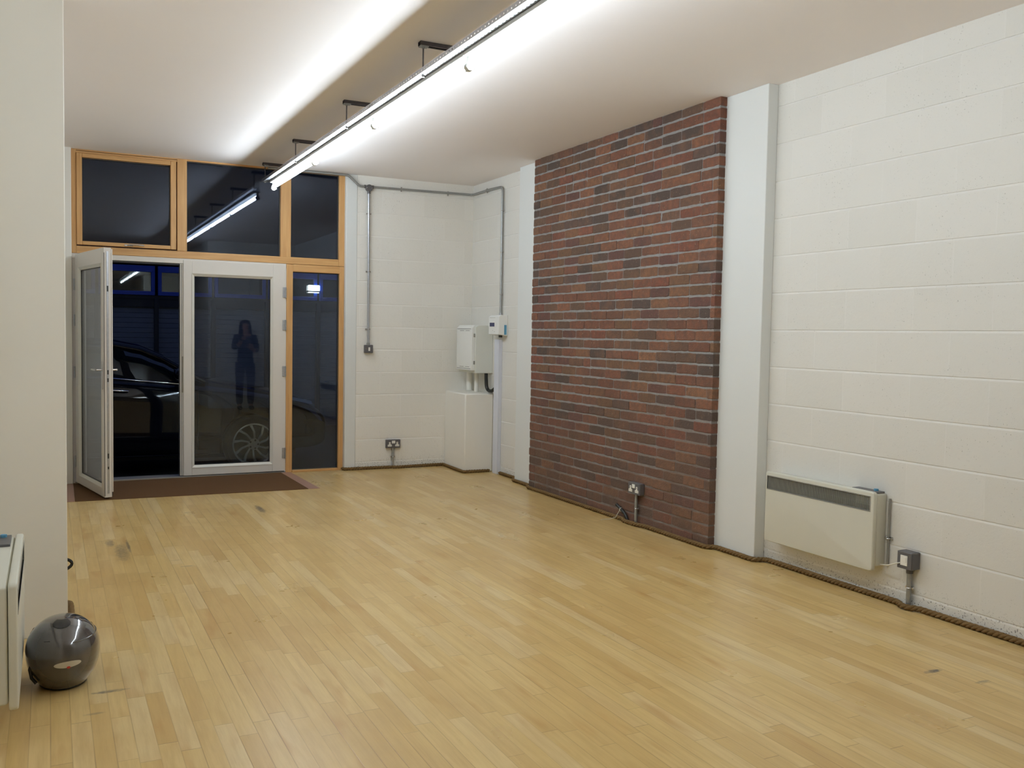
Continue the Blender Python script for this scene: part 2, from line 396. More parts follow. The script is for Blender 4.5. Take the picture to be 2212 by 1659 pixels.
def root(name, label, cat, loc, group=None, kind=None, rot=0):
    o = bpy.data.objects.new(name, None); C.objects.link(o); o.location = loc; o.rotation_euler = (0, 0, rot); o.empty_display_size = 0.05
    o['label'] = label; o['category'] = cat
    if group: o['group'] = group
    if kind: o['kind'] = kind
    LOC[o.name] = Vector(loc); return o
def tag(o, label, cat, group=None, kind=None):
    o['label'] = label; o['category'] = cat
    if group: o['group'] = group
    if kind: o['kind'] = kind
    return o
def struct(o, label=None, cat=None):
    o['kind'] = 'structure'
    if label: o['label'] = label
    if cat: o['category'] = cat
    return o
def kids(o): return [c for c in bpy.data.objects if c.parent == o]
def dup(o, loc=None, label=None, rot=None, parent=None):
    c = o.copy(); C.objects.link(c)
    if parent is not None: c.parent = parent
    if loc is not None: c.location = loc
    if rot is not None: c.rotation_euler = (0, 0, rot)
    if label: c['label'] = label
    for k in kids(o): dup(k, parent=c)
    return c
def arc(c, r, a0, a1, n, ax):   # points in a plane; ax gives two unit vectors
    u, w = Vector(ax[0]), Vector(ax[1]); c = Vector(c)
    return [c + u*r*math.cos(a0+(a1-a0)*i/n) + w*r*math.sin(a0+(a1-a0)*i/n) for i in range(n+1)]

# ------------------------------------------------------------------ room shell
YR = -2.6; XN = 2.45; YN = 1.2
def S(name, mb, mat, label=None, cat=None, **k): return struct(mb.build(name, mat, **k), label, cat)
S('floor', MB().box(XL-0.2, R+0.2, YR-0.2, DF+0.09, -0.12, 0.0), M['floor'], 'pale honey maple strip floor with worn and stained boards', 'floor')
S('ceiling', MB().box(XL-0.2, R+0.2, YR-0.2, DF+0.2, H, H+0.25), M['ceiling'], 'smooth white painted ceiling', 'ceiling')

def ledged_wall(axis, face, sgn, a0, a1, thick, zmax):
    """blockwork face with the struck bed joints modelled; sgn points from the face into the wall"""
    pts = [(0.0, 0.0)]; k = 0
    while Z0+0.225*k < zmax-0.01:
        j = Z0+0.225*k
        pts += [(0.0, j-0.007), (0.0034, j+0.0035), (0.0032, j+0.0055), (0.0, j+0.0065)]; k += 1
    pts.append((0.0, zmax))
    prof = pts + [(thick, zmax), (thick, 0.0)]
    mb = MB(); poly = [(face+sgn*d, z) for d, z in prof]; n = len(poly); vs = []
    for a in (a0, a1):
        for p in poly: vs.append((p[0], a, p[1]) if axis == 1 else (a, p[0], p[1]))
    fs = [(i, (i+1) % n, n+(i+1) % n, n+i) for i in range(n)]
    # end caps as quads strips to keep them planar and simple
    fs += [tuple(range(n)), tuple(range(n, 2*n))[::-1]]
    mb.add(vs, fs); return mb
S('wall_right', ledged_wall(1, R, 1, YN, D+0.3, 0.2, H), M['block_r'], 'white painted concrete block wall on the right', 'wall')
S('wall_back', ledged_wall(0, D, 1, 2.71, R+0.2, 0.2, H), M['block_b'], 'white painted block wall beside the shopfront', 'wall')
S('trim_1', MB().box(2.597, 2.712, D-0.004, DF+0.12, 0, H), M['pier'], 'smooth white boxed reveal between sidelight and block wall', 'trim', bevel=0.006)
S('wall_front_left', MB().box(XL-0.2, 0.172, D, DF+0.12, 0, H), M['plaster'], 'narrow strip of white wall left of the open door', 'wall', bevel=0.004)
S('wall_left', MB().box(XL-0.2, XL, YR, D, 0, H), M['plaster'], 'white wall behind the left heater', 'wall')
S('wall_column', MB().box(XL, 0.062, 4.50, 4.94, 0, H), M['plaster'], 'white column face filling the left edge', 'wall', bevel=0.004)
S('wall_rear', MB().box(XL-0.2, R+0.2, YR-0.2, YR, 0, H), M['plaster'])
S('wall_near_right', MB().box(XN, R, YN-0.15, YN, 0, H).box(XN, XN+0.15, YR, YN-0.15, 0, H), M['plaster'])
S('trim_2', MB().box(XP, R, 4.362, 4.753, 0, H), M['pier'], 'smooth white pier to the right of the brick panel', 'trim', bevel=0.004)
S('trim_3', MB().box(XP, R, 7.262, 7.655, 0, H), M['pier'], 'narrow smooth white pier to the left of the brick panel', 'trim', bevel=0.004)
S('trim_4', MB().prism([(3.650, 8.305), (3.9575, 8.305), (3.9575, 8.869), (3.668, 8.869)], 2, 0, 0.785), M['plaster'], 'low white painted boxing in the corner under the electric cabinet', 'trim', bevel=0.012)

# brick panel
random.seed(5)
def brick_wall():
    y0, y1 = 4.747, 7.268; front = XB; mb = MB(); cols = []
    pal = [(0.25,0.088,0.050),(0.225,0.080,0.046),(0.28,0.108,0.055),(0.20,0.082,0.050),(0.17,0.085,0.052),(0.15,0.085,0.055),(0.20,0.10,0.050),(0.14,0.055,0.050),(0.065,0.052,0.048),(0.10,0.065,0.055),(0.28,0.125,0.06),(0.25,0.075,0.045),(0.22,0.085,0.05)]
    nc = 39; ch = H/38.85
    for r in range(nc):
        za = r*ch; zb = min(za+ch, H)
        off = 0.0 if r % 2 else 0.112
        y = y1 + (0.0 if r % 2 else 0.0); first = True; pos = y1
        while pos > y0+0.001:
            L = 0.2245 + random.uniform(-0.006, 0.006)
            if first: L = 0.224 if r % 2 else 0.105
            first = False
            if r > 0 and random.random() < 0.06: L = 0.112
            nxt = pos-L
            if nxt < y0+0.03: nxt = y0
            a, b = nxt+0.003, pos-0.003
            if nxt <= y0: a = y0-random.uniform(0, .003)
            if pos >= y1-0.001: b = y1+random.uniform(-.004, .003)
            bt = random.uniform(0.0048, 0.0068)
            dz = random.uniform(-0.0012, 0.0012); dx = random.uniform(-0.0022, 0.0022)
            x0 = front+dx; j = lambda q=0.0014: random.uniform(-q, q)
            z0_, z1_ = za+bt+dz, zb-bt+dz
            if zb-za < 0.04 or z1_-z0_ < 0.01: z1_ = zb-0.0005; z0_ = min(z0_, z1_-0.004)
            if r == nc-1: z1_ = H-0.0005
            c = random.choice(pal); k = random.uniform(0.85, 1.15); c = tuple(q*k for q in c)
            # subdivided face so edges wander
            ny = 6; base = len(mb.v); vs = []
            for i in range(ny+1):
                yy = a+(b-a)*i/ny; e = 0.0 if 0 < i < ny else 0.002
                zt_ = z1_+j(0.0019)-e*0.5; zb_ = z0_+j(0.0019)+e*0.5
                vs += [(x0+0.003+e, yy, zb_), (x0+j(0.0006)+e*.4, yy, zb_+0.004), (x0+j(0.0006)+e*.4, yy, zt_-0.004), (x0+0.003+e, yy, zt_), (XP, yy, zt_), (XP, yy, zb_)]
            fs = []
            for i in range(ny):
                for q in range(6):
                    fs.append((i*6+q, (i+1)*6+q, (i+1)*6+(q+1) % 6, i*6+(q+1) % 6))
            fs += [tuple(range(6)), tuple(ny*6+q for q in range(6))[::-1]]
            mb.add(vs, fs); cols += [c]*len(vs)
            pos = nxt
    return mb, cols
bp_ = MB().box(XB+0.0032, R, 4.7505, 7.2645, 0, H).build('wall_brick', M['mortar'])
struct(bp_, 'full height panel of old red and brown bricks between white piers', 'wall')
mbk, cols = brick_wall(); mbk.build('bricks', M['brick'], bp_, cols=cols, smooth=None)

# ------------------------------------------------------------------ shopfront: windows and doors
GY = DF+0.035     # glass plane
def pane(name, x0, x1, z0, z1, parent, y=GY):
    m = MB()
    for dy in (0.0, 0.020):
        m.add([(x0, y+dy, z0), (x1, y+dy, z0), (x1, y+dy, z1), (x0, y+dy, z1)], [(0, 1, 2, 3)])
        m.add([(x0, y+dy+0.004, z0), (x1, y+dy+0.004, z0), (x1, y+dy+0.004, z1), (x0, y+dy+0.004, z1)], [(3, 2, 1, 0)])
    return m.build(name, M['glass'], parent, recalc=False)
def seal(x0, x1, z0, z1, parent, y=GY-0.004, w=0.006):
    MB().box(x0, x1, y, GY+0.026, z0, z0+w).box(x0, x1, y, GY+0.026, z1-w, z1).box(x0, x0+w, y, GY+0.026, z0, z1).box(x1-w, x1, y, GY+0.026, z0, z1).build('glazing_seal', M['gasket'], parent)
FB = DF+0.075
# main timber frame
tf = root('window_frame', 'honey coloured pine frame holding the glazing of the shopfront', 'window frame', (1.38, DF, 0), kind='structure')
MB().box(0.172, 0.211, DF, FB, ZT, 2.909).box(1.040, 1.124, DF, FB, 2.080, 2.909).box(1.971, 2.071, DF, FB, 2.077, 2.909).box(2.541, 2.597, DF, FB, ZT, 2.909).build('stile', M['wood_z'], tf, bevel=0.003)
MB().box(0.211, 2.541, DF+0.001, FB, ZT, 2.079).build('transom', M['wood_x'], tf, bevel=0.003)
MB().box(0.172, 2.597, DF+0.004, FB, 2.896, 2.9105).box(0.211, 1.04, DF+0.004, FB, 2.880, 2.900).build('head_rail', M['wood_x'], tf)
# top left opening window
w1 = root('window_1', 'top left opening window with its own pine sash and silver stay handle', 'window', (0.62, DF, 2.08), kind='structure')
MB().box(0.2125, 0.258, DF-0.010, FB-0.01, 2.088, 2.878).box(0.982, 1.030, DF-0.010, FB-0.01, 2.088, 2.878).build('sash_stile', M['wood_z'], w1, bevel=0.004)
MB().box(0.258, 0.982, DF-0.0095, FB-0.01, 2.088, 2.121).box(0.258, 0.982, DF-0.0095, FB-0.01, 2.842, 2.878).build('sash_rail', M['wood_x'], w1, bevel=0.004)
pane('pane', 0.255, 0.985, 2.118, 2.845, w1); seal(0.258, 0.982, 2.121, 2.842, w1)
hh = MB().box(0.595, 0.665, DF-0.016, DF-0.008, 2.094, 2.110).build('stay_handle', M['steel'], w1, bevel=0.003)
MB().sweep([(0.625, DF-0.014, 2.102), (0.628, DF-0.045, 2.104), (0.645, DF-0.052, 2.106), (0.70, DF-0.05, 2.108), (0.755, DF-0.046, 2.105)], [0.006, 0.0065, 0.0065, 0.006, 0.0075], 10).build('lever', M['steel'], hh, smooth=50)
w2 = root('window_2', 'wide top middle fixed window showing the lamp reflection', 'window', (1.55, DF, 2.08), kind='structure')
pane('pane', 1.124, 1.971, 2.079, 2.896, w2); seal(1.124, 1.971, 2.079, 2.897, w2)
w3 = root('window_3', 'top right fixed window next to the white reveal', 'window', (2.3, DF, 2.08), kind='structure')
pane('pane', 2.071, 2.541, 2.079, 2.896, w3); seal(2.071, 2.541, 2.079, 2.897, w3)
w4 = root('window_4', 'tall narrow sidelight in a pine frame right of the doors', 'window', (2.31, DF, 0), kind='structure')
MB().box(2.030, 2.092, DF, FB, 0, 2.011).box(2.549, 2.5965, DF, FB, 0, 2.011).build('stile', M['wood_z'], w4, bevel=0.003)
MB().box(2.092, 2.549, DF+0.0005, FB, 1.941, 2.011).box(2.092, 2.549, DF-0.006, FB, 0.0, 0.021).build('rail', M['wood_x'], w4, bevel=0.003)
pane('pane', 2.092, 2.549, 0.021, 1.941, w4); seal(2.092, 2.549, 0.021, 1.941, w4)
# door frame (painted)
dfm = root('door_frame', 'cream painted door frame with dark rubber seals around the double doors', 'door frame', (1.1, DF, 0), kind='structure')
MB().box(0.173, 2.028, DF+0.002, FB+0.03, 1.967, 2.0125).box(0.173, 2.028, DF+0.02, FB+0.03, 1.955, 1.968).box(0.173, 0.205, DF+0.002, FB+0.03, 0, 1.967).box(2.018, 2.0295, DF+0.002, FB+0.03, 0, 1.967).build('frame_rail', M['door'], dfm, bevel=0.002)
MB().box(0.205, 1.10, DF+0.011, DF+0.016, 1.953, 1.9665).box(0.205, 1.10, DF+0.045, DF+0.050, 1.951, 1.956).build('frame_seal', M['gasket'], dfm)
MB().box(0.19, 2.03, DF+0.0, DF+0.16, -0.001, 0.012).build('threshold', M['thresh'], dfm, bevel=0.002)

def leaf(o, W, flip=False):
    """door leaf in local axes: hinge at x=0, width along +x, thickness along +y (room face at y=0), z up"""
    T = 0.056; zb, zt = 0.018, 2.0; s = 0.075; g0, g1, gz0, gz1 = s+0.022, W-0.115-0.022, 0.112, 1.857
    if flip: g0, g1 = 0.115+0.022, W-s-0.022
    a0, a1 = g0-0.022, g1+0.022
    MB().box(0, a0, 0, T, zb, zt).box(a1, W, 0, T, zb, zt).box(a0, a1, 0, T, zb, 0.090).box(a0, a1, 0, T, 1.880, zt).build('door_leaf', M['door'], o, local=True, bevel=0.0025)
    b = MB()
    for (y0, y1, y2) in ((-0.004, 0.012, 0.020), (T+0.004, T-0.012, T-0.020)):
        for (p, q) in (((a0, 0.090), (a1, 0.090)), ((a0, 1.880), (a1, 1.880))):
            zin = gz0 if p[1] < 1 else gz1
            b.add([(a0, y0, p[1]), (a1, y0, p[1]), (g1, y1, zin), (g0, y1, zin), (a0, y2, p[1]), (a1, y2, p[1]), (g1, y2, zin), (g0, y2, zin)],
                  [(0,1,2,3),(4,7,6,5),(0,4,5,1),(3,2,6,7),(0,3,7,4),(1,5,6,2)])
        for xe, xi in ((a0, g0), (a1, g1)):
            b.add([(xe, y0, 0.090), (xe, y0, 1.880), (xi, y1, gz1), (xi, y1, gz0), (xe, y2, 0.090), (xe, y2, 1.880), (xi, y2, gz1), (xi, y2, gz0)],
                  [(0,1,2,3),(4,7,6,5),(0,4,5,1),(3,2,6,7),(0,3,7,4),(1,5,6,2)])
    b.build('glazing_bead', M['bead'], o, local=True)
    m = MB()
    for y in (0.020, 0.036):
        m.add([(g0-.01, y, gz0-.01), (g1+.01, y, gz0-.01), (g1+.01, y, gz1+.01), (g0-.01, y, gz1+.01)], [(0,1,2,3)])
        m.add([(g0-.01, y+.004, gz0-.01), (g1+.01, y+.004, gz0-.01), (g1+.01, y+.004, gz1+.01), (g0-.01, y+.004, gz1+.01)], [(3,2,1,0)])
    m.build('pane', M['glass'], o, local=True, recalc=False)
    w = 0.005
    MB().box(g0, g1, .017, .043, gz0, gz0+w).box(g0, g1, .017, .043, gz1-w, gz1).box(g0, g0+w, .017, .043, gz0, gz1).box(g1-w, g1, .017, .043, gz0, gz1).build('glazing_seal', M['gasket'], o, local=True)
    return T
# right leaf, shut: local x runs from free edge to hinges
d2 = root('door_2', 'closed cream door leaf with a tall glass pane, right of the doorway', 'door', (1.092, DF-0.004, 0), kind='structure')
leaf(d2, 0.926)
for z in (1.737, 1.427, 0.982, 0.194):
    hg = MB().box(0.902, 0.9265, -0.007, 0.004, z-0.05, z+0.05).build('hinge', M['galv'], d2, local=True, bevel=0.002)
    MB().cyl((0.930, -0.009, z-0.05), (0.930, -0.009, z+0.05), 0.007, n=12).build('knuckle', M['galv'], hg, local=True, smooth=50)
MB().box(-0.031, 0.0, 0.012, 0.044, 0.018, 1.965).build('meeting_stile', M['door'], d2, local=True, bevel=0.002)
MB().box(-0.033, -0.028, 0.006, 0.012, 0.02, 1.96).box(-0.034, -0.031, 0.044, 0.050, 0.02, 1.96).box(-0.016, -0.012, 0.0095, 0.0125, 0.02, 1.96).build('meeting_seal', M['gasket'], d2, local=True)
MB().box(-0.014, -0.0005, 0.004, 0.012, 0.79, 1.12).build('keep_plate', M['brass'], d2, local=True, bevel=0.001)
# left leaf, open into the room
ang = math.atan2(-0.915, 0.185)      # direction of the leaf from its hinge
d1 = root('door_1', 'open cream glazed door leaf standing inward at the left', 'door', (0.196, 8.868, 0), kind='structure', rot=ang)
# the room face must look towards -x: local +y is thickness, to the right of the leaf
W1 = 0.93
leaf(d1, W1, flip=True)
# edge details on the free edge (local x = W1)
MB().box(W1-0.001, W1+0.003, 0.020, 0.036, 0.05, 1.97).build('edge_strip', M['galv'], d1, local=True)
MB().box(W1+0.002, W1+0.0045, 0.023, 0.033, 1.655, 1.70).box(W1+0.002, W1+0.0045, 0.023, 0.033, 1.00, 1.035).box(W1+0.002, W1+0.0045, 0.023, 0.033, 0.94, 0.97).box(W1+0.002, W1+0.0045, 0.023, 0.033, 0.33, 0.37).box(W1+0.002, W1+0.0045, 0.023, 0.033, 0.245, 0.265).build('bolt_slot', M['dark'], d1, local=True)
MB().box(W1-0.002, W1+0.001, 0.056, 0.0615, 0.03, 1.96).box(W1, W1+0.003, 0.0, 0.004, 0.03, 1.96).build('edge_seal', M['gasket'], d1, local=True)
MB().box(W1-0.012, W1+0.002, 0.056, 0.066, 0.06, 1.99).build('astragal', M['door'], d1, local=True, bevel=0.002)
for sgn, y in ((-1, 0.0), (1, 0.056)):
    hp = MB().box(W1-0.055, W1-0.027, y, y+sgn*0.007, 0.88, 1.10).build('handle_plate', M['steel'], d1, local=True, bevel=0.003)
    MB().cyl((W1-0.041, y, 1.035), (W1-0.041, y+sgn*0.048, 1.035), 0.008, n=12).sweep([(W1-0.041, y+sgn*0.048, 1.035), (W1-0.06, y+sgn*0.054, 1.035), (W1-0.16, y+sgn*0.054, 1.035)], [0.009, 0.0095, 0.0085], 12).build('lever_handle', M['steel'], hp, local=True, smooth=50)
for z in (1.74, 1.43, 0.98, 0.2):
    MB().cyl((-0.004, -0.006, z-0.05), (-0.004, -0.006, z+0.05), 0.007, n=12).build('hinge', M['galv'], d1, local=True, smooth=50)

# mat well
tag(MB().prism([(0.166, 7.952), (2.000, 7.905), (1.985, 8.912), (0.172, 8.868)], 2, 0.0, 0.005).build('door_mat', M['mat']), 'dark brown coir mat let into the floor in front of the doors', 'door mat')
S('trim_5', MB().prism([(2.001, 7.905), (2.100, 7.902), (2.078, 8.912), (1.986, 8.912)], 2, 0.0, 0.003), M['redboard'], 'reddish floor strip along the right side of the door mat', 'trim')
S('trim_6', MB().prism([(0.07, 7.955), (0.165, 7.952), (0.171, 8.868), (0.08, 8.868)], 2, 0.0, 0.003), M['redboard'], 'reddish floor strip along the left side of the door mat', 'trim')

# ------------------------------------------------------------------ ceiling services
def slotted(mb, P, w, y0, y1, pitch, hw, hl, th):
    """strip across u in [0,w], along y, real slots; P(u,y,t) -> point"""
    n = int((y1-y0)/pitch); u0, u1 = w/2-hw/2, w/2+hw/2
    for i in range(n):
        a = y0+i*pitch; b = a+pitch; c0, c1 = a+(pitch-hl)/2, a+(pitch+hl)/2
        q = [(0, a), (u0, a), (u1, a), (w, a), (0, c0), (u0, c0), (u1, c0), (w, c0), (0, c1), (u0, c1), (u1, c1), (w, c1), (0, b), (u0, b), (u1, b), (w, b)]
        f = [(0,1,5,4),(1,2,6,5),(2,3,7,6),(4,5,9,8),(6,7,11,10),(8,9,13,12),(9,10,14,13),(10,11,15,14)]
        mb.add([P(u, y, 0) for u, y in q], f); mb.add([P(u, y, th) for u, y in q], [g[::-1] for g in f])
    return mb
TX0, TX1, TZ = 1.757, 1.822, 2.738
YT0, YT1 = 1.20, 8.735
tr = root('cable_tray', 'perforated galvanised steel tray hung below the ceiling along the row of tubes', 'cable tray', (1.79, 4.2, TZ))
t_ = MB()
slotted(t_, lambda u, y, t: (TX0+u, y, TZ+t), TX1-TX0, YT0, YT1, 0.038, 0.009, 0.016, 0.0015)
slotted(t_, lambda u, y, t: (TX0+t, y, TZ+u), 0.026, YT0, YT1, 0.038, 0.008, 0.014, 0.0015)
slotted(t_, lambda u, y, t: (TX1-t, y, TZ+u), 0.026, YT0, YT1, 0.038, 0.008, 0.014, 0.0015)
t_.build('tray_channel', M['galv'], tr, recalc=False)
MB().box(TX0+0.004, TX1-0.004, YT0+0.02, YT1-0.02, TZ+0.0025, TZ+0.009).build('slot_light_block', M['clad'], tr, bevel=0.002)  # added strip over the slots, stops tube light leaking onto the ceiling

br = root('ceiling_bracket', 'dark steel channel bracket and rod, nearest the camera of those holding the tray', 'bracket', (1.781, 4.675, TZ), group='ceiling brackets holding the cable tray')
def strut_mesh(x0, x1):
    m = MB(); z = H-TZ; b = z-0.021
    m.box(x0, x1, -0.0205, 0.0205, z-0.0025, z).box(x0, x1, -0.0205, -0.018, b, z-0.0025).box(x0, x1, 0.018, 0.0205, b, z-0.0025)
    m.box(x0, x1, -0.018, -0.011, b, b+0.0025).box(x0, x1, 0.011, 0.018, b, b+0.0025); return m
strut_mesh(-0.022, 0.175).build('strut', M['strut'], br, local=True)
MB().box(-0.02, 0.025, -0.019, 0.019, H-TZ-0.027, H-TZ-0.021).cyl((0, 0, H-TZ-0.034), (0, 0, H-TZ-0.027), 0.008, n=6).build('channel_washer', M['galv_dull'], br, local=True)
MB().cyl((0, 0, -0.012), (0, 0, H-TZ-0.02), 0.004, n=10).build('threaded_rod', M['strut'], br, local=True, smooth=50)
MB().cyl((0, 0, -0.0105), (0, 0, -0.0005), 0.0085, n=6).build('nut', M['steel'], br, local=True)
for y, lab in ((6.09, 'dark steel channel bracket and rod, second from the camera in the row above the tray'), (7.52, 'dark steel channel bracket and rod, third from the camera in the row above the tray'),
               (8.70, 'dark steel channel bracket and rod holding the tray end against the top middle window'), ):
    dup(br, (1.781, y, TZ), lab)

# lamps
TXC, TZC, TL = 1.835, 2.682, 1.47
lp = root('fluorescent_lamp', 'lit fluorescent tube nearest the shopfront glass, last of the row', 'fluorescent lamp', (TXC, 8.60-TL/2, 2.737), group='lit fluorescent tubes in one line under the tray')
hz = TZC-2.737
MB().box(-0.033, 0.031, -TL/2+0.002, TL/2-0.002, 2.7165-2.737, 0.0).build('batten_body', M['enamel'], lp, local=True, bevel=0.003)
tb = MB().cyl((0, -TL/2+0.020, hz), (0, TL/2-0.020, hz), 0.017, n=20).build('lamp_tube', M['tube'], lp, local=True, smooth=50)
for sg in (-1, 1):
    y = sg*(TL/2-0.010)
    hold = [(-0.010, 2.7165-2.737), (0.010, 2.7165-2.737), (0.0085, hz+0.012), (0.020, hz-0.004), (0.030, hz-0.020), (0.020, hz-0.023), (0.010, hz-0.033), (-0.010, hz-0.033), (-0.022, hz-0.018), (-0.020, hz-0.004), (-0.0095, hz+0.010)]
    MB().prism(hold, 1, y-0.0085, y+0.0085).build('lamp_holder', M['holder'], lp, local=True, bevel=0.002)
labs = ['lit fluorescent tube second from the shopfront glass', 'lit fluorescent tube third from the shopfront glass', 'lit fluorescent tube nearest the camera, running out of the top of the picture',
        'lit fluorescent tube beyond the top of the picture, seen only in reflections']
for i, lb in enumerate(labs): dup(lp, (TXC, 8.60-TL*(i+1.5), 2.737), lb)

# ------------------------------------------------------------------ conduits
CR = 0.0115
def clip_on(parent, p, along, wall):
    """spacer-bar saddle: two lugs beside the pipe and a strap; 'along' pipe direction, 'wall' unit vector pointing away from the wall"""
    p, a, w = Vector(p), Vector(along), Vector(wall); sd = a.cross(w); m = MB()
    def bx(c, hs, ha, hw):
        c = Vector(c); vs = []
        for i in (-1, 1):
            for j in (-1, 1):
                for k in (-1, 1): vs.append(c+sd*hs*i+a*ha*j+w*hw*k)
        m.add(vs, [(0,1,3,2),(4,6,7,5),(0,4,5,1),(2,3,7,6),(0,2,6,4),(1,5,7,3)])
    bx(p-w*0.0095, 0.024, 0.007, 0.002)
    m.sweep([p+sd*(0.0130*math.cos(t))+w*(0.0130*math.sin(t)) for t in [PI*i/8 for i in range(9)]], 0.0022, 6)
    for sg in (-1, 1):
        q = p+sd*0.019*sg; m.cyl(q-w*0.008, q-w*0.001, 0.0055, n=10)
    return m.build('conduit_clip', M['steel'], parent, smooth=40)
def elbow(p, a, b, r, n=6):
    """path points rounding the corner p from direction a (incoming) to b (outgoing)"""
    p, a, b = Vector(p), Vector(a), Vector(b); s, e = p-a*r, p+b*r
    return [(s*(1-t)**2 + p*2*t*(1-t) + e*t*t) for t in [i/n for i in range(n+1)]]
YB = D-0.021; XR = R-0.021
cn = root('conduit', 'long galvanised conduit along the top of the block walls, dropping to the small white meter', 'conduit', (2.82, YB, 2.80))
pth = [(1.845, DF-0.03, 2.8985), (2.56, D-0.030, 2.8945)] + elbow((2.612, D-0.028, 2.893), Vector((1, 0, -.03)).normalized(), Vector((0.115, 0, -0.09)).normalized(), 0.02) + elbow((2.725, YB, 2.801), Vector((0.115, 0, -0.09)).normalized(), Vector((1, 0, 0)), 0.02) \
    + [(2.81, YB, 2.803)] + elbow((XR, YB, 2.815), Vector((1, 0, 0)), Vector((0, -1, 0)), 0.05) + [(XR, 8.40, 2.815)] + elbow((XR, 8.135, 2.808), Vector((0, -1, 0)), Vector((0, 0, -1)), 0.055, 8) + [(XR, 8.130, 1.56)]
MB().sweep(pth, CR, 12).build('conduit_pipe', M['galv_dull'], cn, smooth=60)
for x in (3.16, 3.665): clip_on(cn, (x, YB, 2.807), (1, 0, 0), (0, -1, 0))
clip_on(cn, (XR, 8.505, 2.815), (0, 1, 0), (-1, 0, 0))
for z in (2.577, 2.173, 1.764): clip_on(cn, (XR, 8.131, z), (0, 0, 1), (-1, 0, 0))
MB().cyl((XR, 8.130, 1.555), (XR, 8.130, 1.585), 0.0155, n=12).build('coupler', M['galv'], cn, smooth=40)
jb = root('junction_box', 'round grey conduit box where the drop to the light switch branches off', 'junction box', (2.820, YB, 2.79))
MB().cyl((2.820, D-0.001, 2.790), (2.820, D-0.042, 2.790), 0.034, n=28).build('box_body', M['clad'], jb, bevel=0.003)
for a_, b_ in (((2.773, YB, 2.803), (2.79, YB, 2.803)), ((2.85, YB, 2.803), (2.867, YB, 2.803)), ((2.820, YB, 2.735), (2.820, YB, 2.758))): MB().cyl(a_, b_, 0.016, n=10).build('spout', M['clad'], jb, smooth=40)
for sg in (-1, 1): MB().cyl((2.820+sg*0.024, D-0.042, 2.79), (2.820+sg*0.024, D-0.045, 2.79), 0.004, n=8).build('screw', M['steel'], jb)
c2 = root('conduit', 'straight vertical galvanised conduit dropping to the light switch on the back wall', 'conduit', (2.822, YB, 1.25))
MB().cyl((2.820, YB, 2.74), (2.828, YB, 1.245), CR, n=12).build('conduit_pipe', M['galv'], c2, smooth=60)
for z in (2.54, 1.971, 1.403): clip_on(c2, (2.822, YB, z), (0, 0, 1), (0, -1, 0))
MB().cyl((2.828, YB, 1.243), (2.828, YB, 1.268), 0.016, n=10).build('coupler', M['galv_dull'], c2, smooth=40)

def wall_box(name, label, cat, c, w, h, d, out, along):
    """metal-clad accessory box; c = centre on the wall face; out = away from wall; along = horizontal direction seen from the room, left to right"""
    c, out, al = Vector(c), Vector(out), Vector(along); up = Vector((0, 0, 1))
    o = root(name, label, cat, c)
    def B(mb, u0, u1, z0, z1, d0, d1):
        vs = [c+al*u+up*z+out*q for q in (d0, d1) for u, z in ((u0, z0), (u1, z0), (u1, z1), (u0, z1))]
        mb.add(vs, [(0,1,2,3),(7,6,5,4),(0,4,5,1),(1,5,6,2),(2,6,7,3),(3,7,4,0)]); return mb
    def Ppoly(mb, poly, d0, d1):
        n = len(poly); vs = [c+al*u+up*z+out*q for q in (d0, d1) for u, z in poly]
        mb.add(vs, [tuple(range(n)), tuple(range(n, 2*n))[::-1]] + [(i, (i+1) % n, n+(i+1) % n, n+i) for i in range(n)]); return mb
    B(MB(), -w/2, w/2, -h/2, h/2, 0.0005, d-0.005).build('back_box', M['clad'], o, bevel=0.006)
    fp = B(MB(), -w/2+0.001, w/2-0.001, -h/2+0.001, h/2-0.001, d-0.006, d).build('face_plate', M['clad'], o, bevel=0.004)
    return o, fp, B, Ppoly
sw, fp, B, PP = wall_box('light_switch', 'grey metal light switch with a white rocker on the back block wall', 'light switch', (2.830, D, 1.207), 0.086, 0.080, 0.042, (0, -1, 0), (1, 0, 0))
B(MB(), -0.006, 0.012, -0.020, 0.016, 0.041, 0.0455).build('rocker', M['white_pl'], sw, bevel=0.002)
for sg in (-1, 1): B(MB(), sg*0.030-0.003, sg*0.030+0.003, -0.003, 0.003, 0.041, 0.0435).build('screw', M['steel'], sw, bevel=0.001)

def sockets(o, B, PP, d):
    for u in (-0.0395, 0.0395):
        T = [(u-0.021, -0.026), (u+0.021, -0.026), (u+0.021, -0.0075), (u+0.0085, -0.0065), (u+0.0085, 0.018), (u-0.0085, 0.018), (u-0.0085, -0.0065), (u-0.021, -0.0075)]
        t = PP(MB(), T, d-0.001, d+0.0012).build('socket_outlet', M['white_pl'], o)
        for q4 in ((u-0.002, u+0.002, 0.0045, 0.0125), (u-0.014, u-0.0075, -0.019, -0.015), (u+0.0075, u+0.014, -0.019, -0.015)): B(MB(), *q4, d+0.001, d+0.0016).build('pin_slot', M['dark'], t)
    for u in (-0.009, 0.009):
        B(MB(), u-0.0085, u+0.0085, 0.004, 0.032, d-0.001, d+0.004).build('rocker', M['white_pl'], o, bevel=0.0015)
so, fp, B, PP = wall_box('double_socket', 'grey metal double socket low on the back block wall', 'socket', (3.098, D, 0.251), 0.150, 0.086, 0.040, (0, -1, 0), (1, 0, 0))
sockets(so, B, PP, 0.040)
c3 = root('conduit', 'short galvanised conduit from the floor to the back wall double socket', 'conduit', (3.099, YB, 0.03))
MB().cyl((3.099, YB, 0.001), (3.099, YB, 0.212), CR, n=12).build('conduit_pipe', M['galv_dull'], c3, smooth=60)
MB().cyl((3.099, YB, 0.185), (3.099, YB, 0.210), 0.016, n=10).build('coupler', M['galv_dull'], c3, smooth=40)
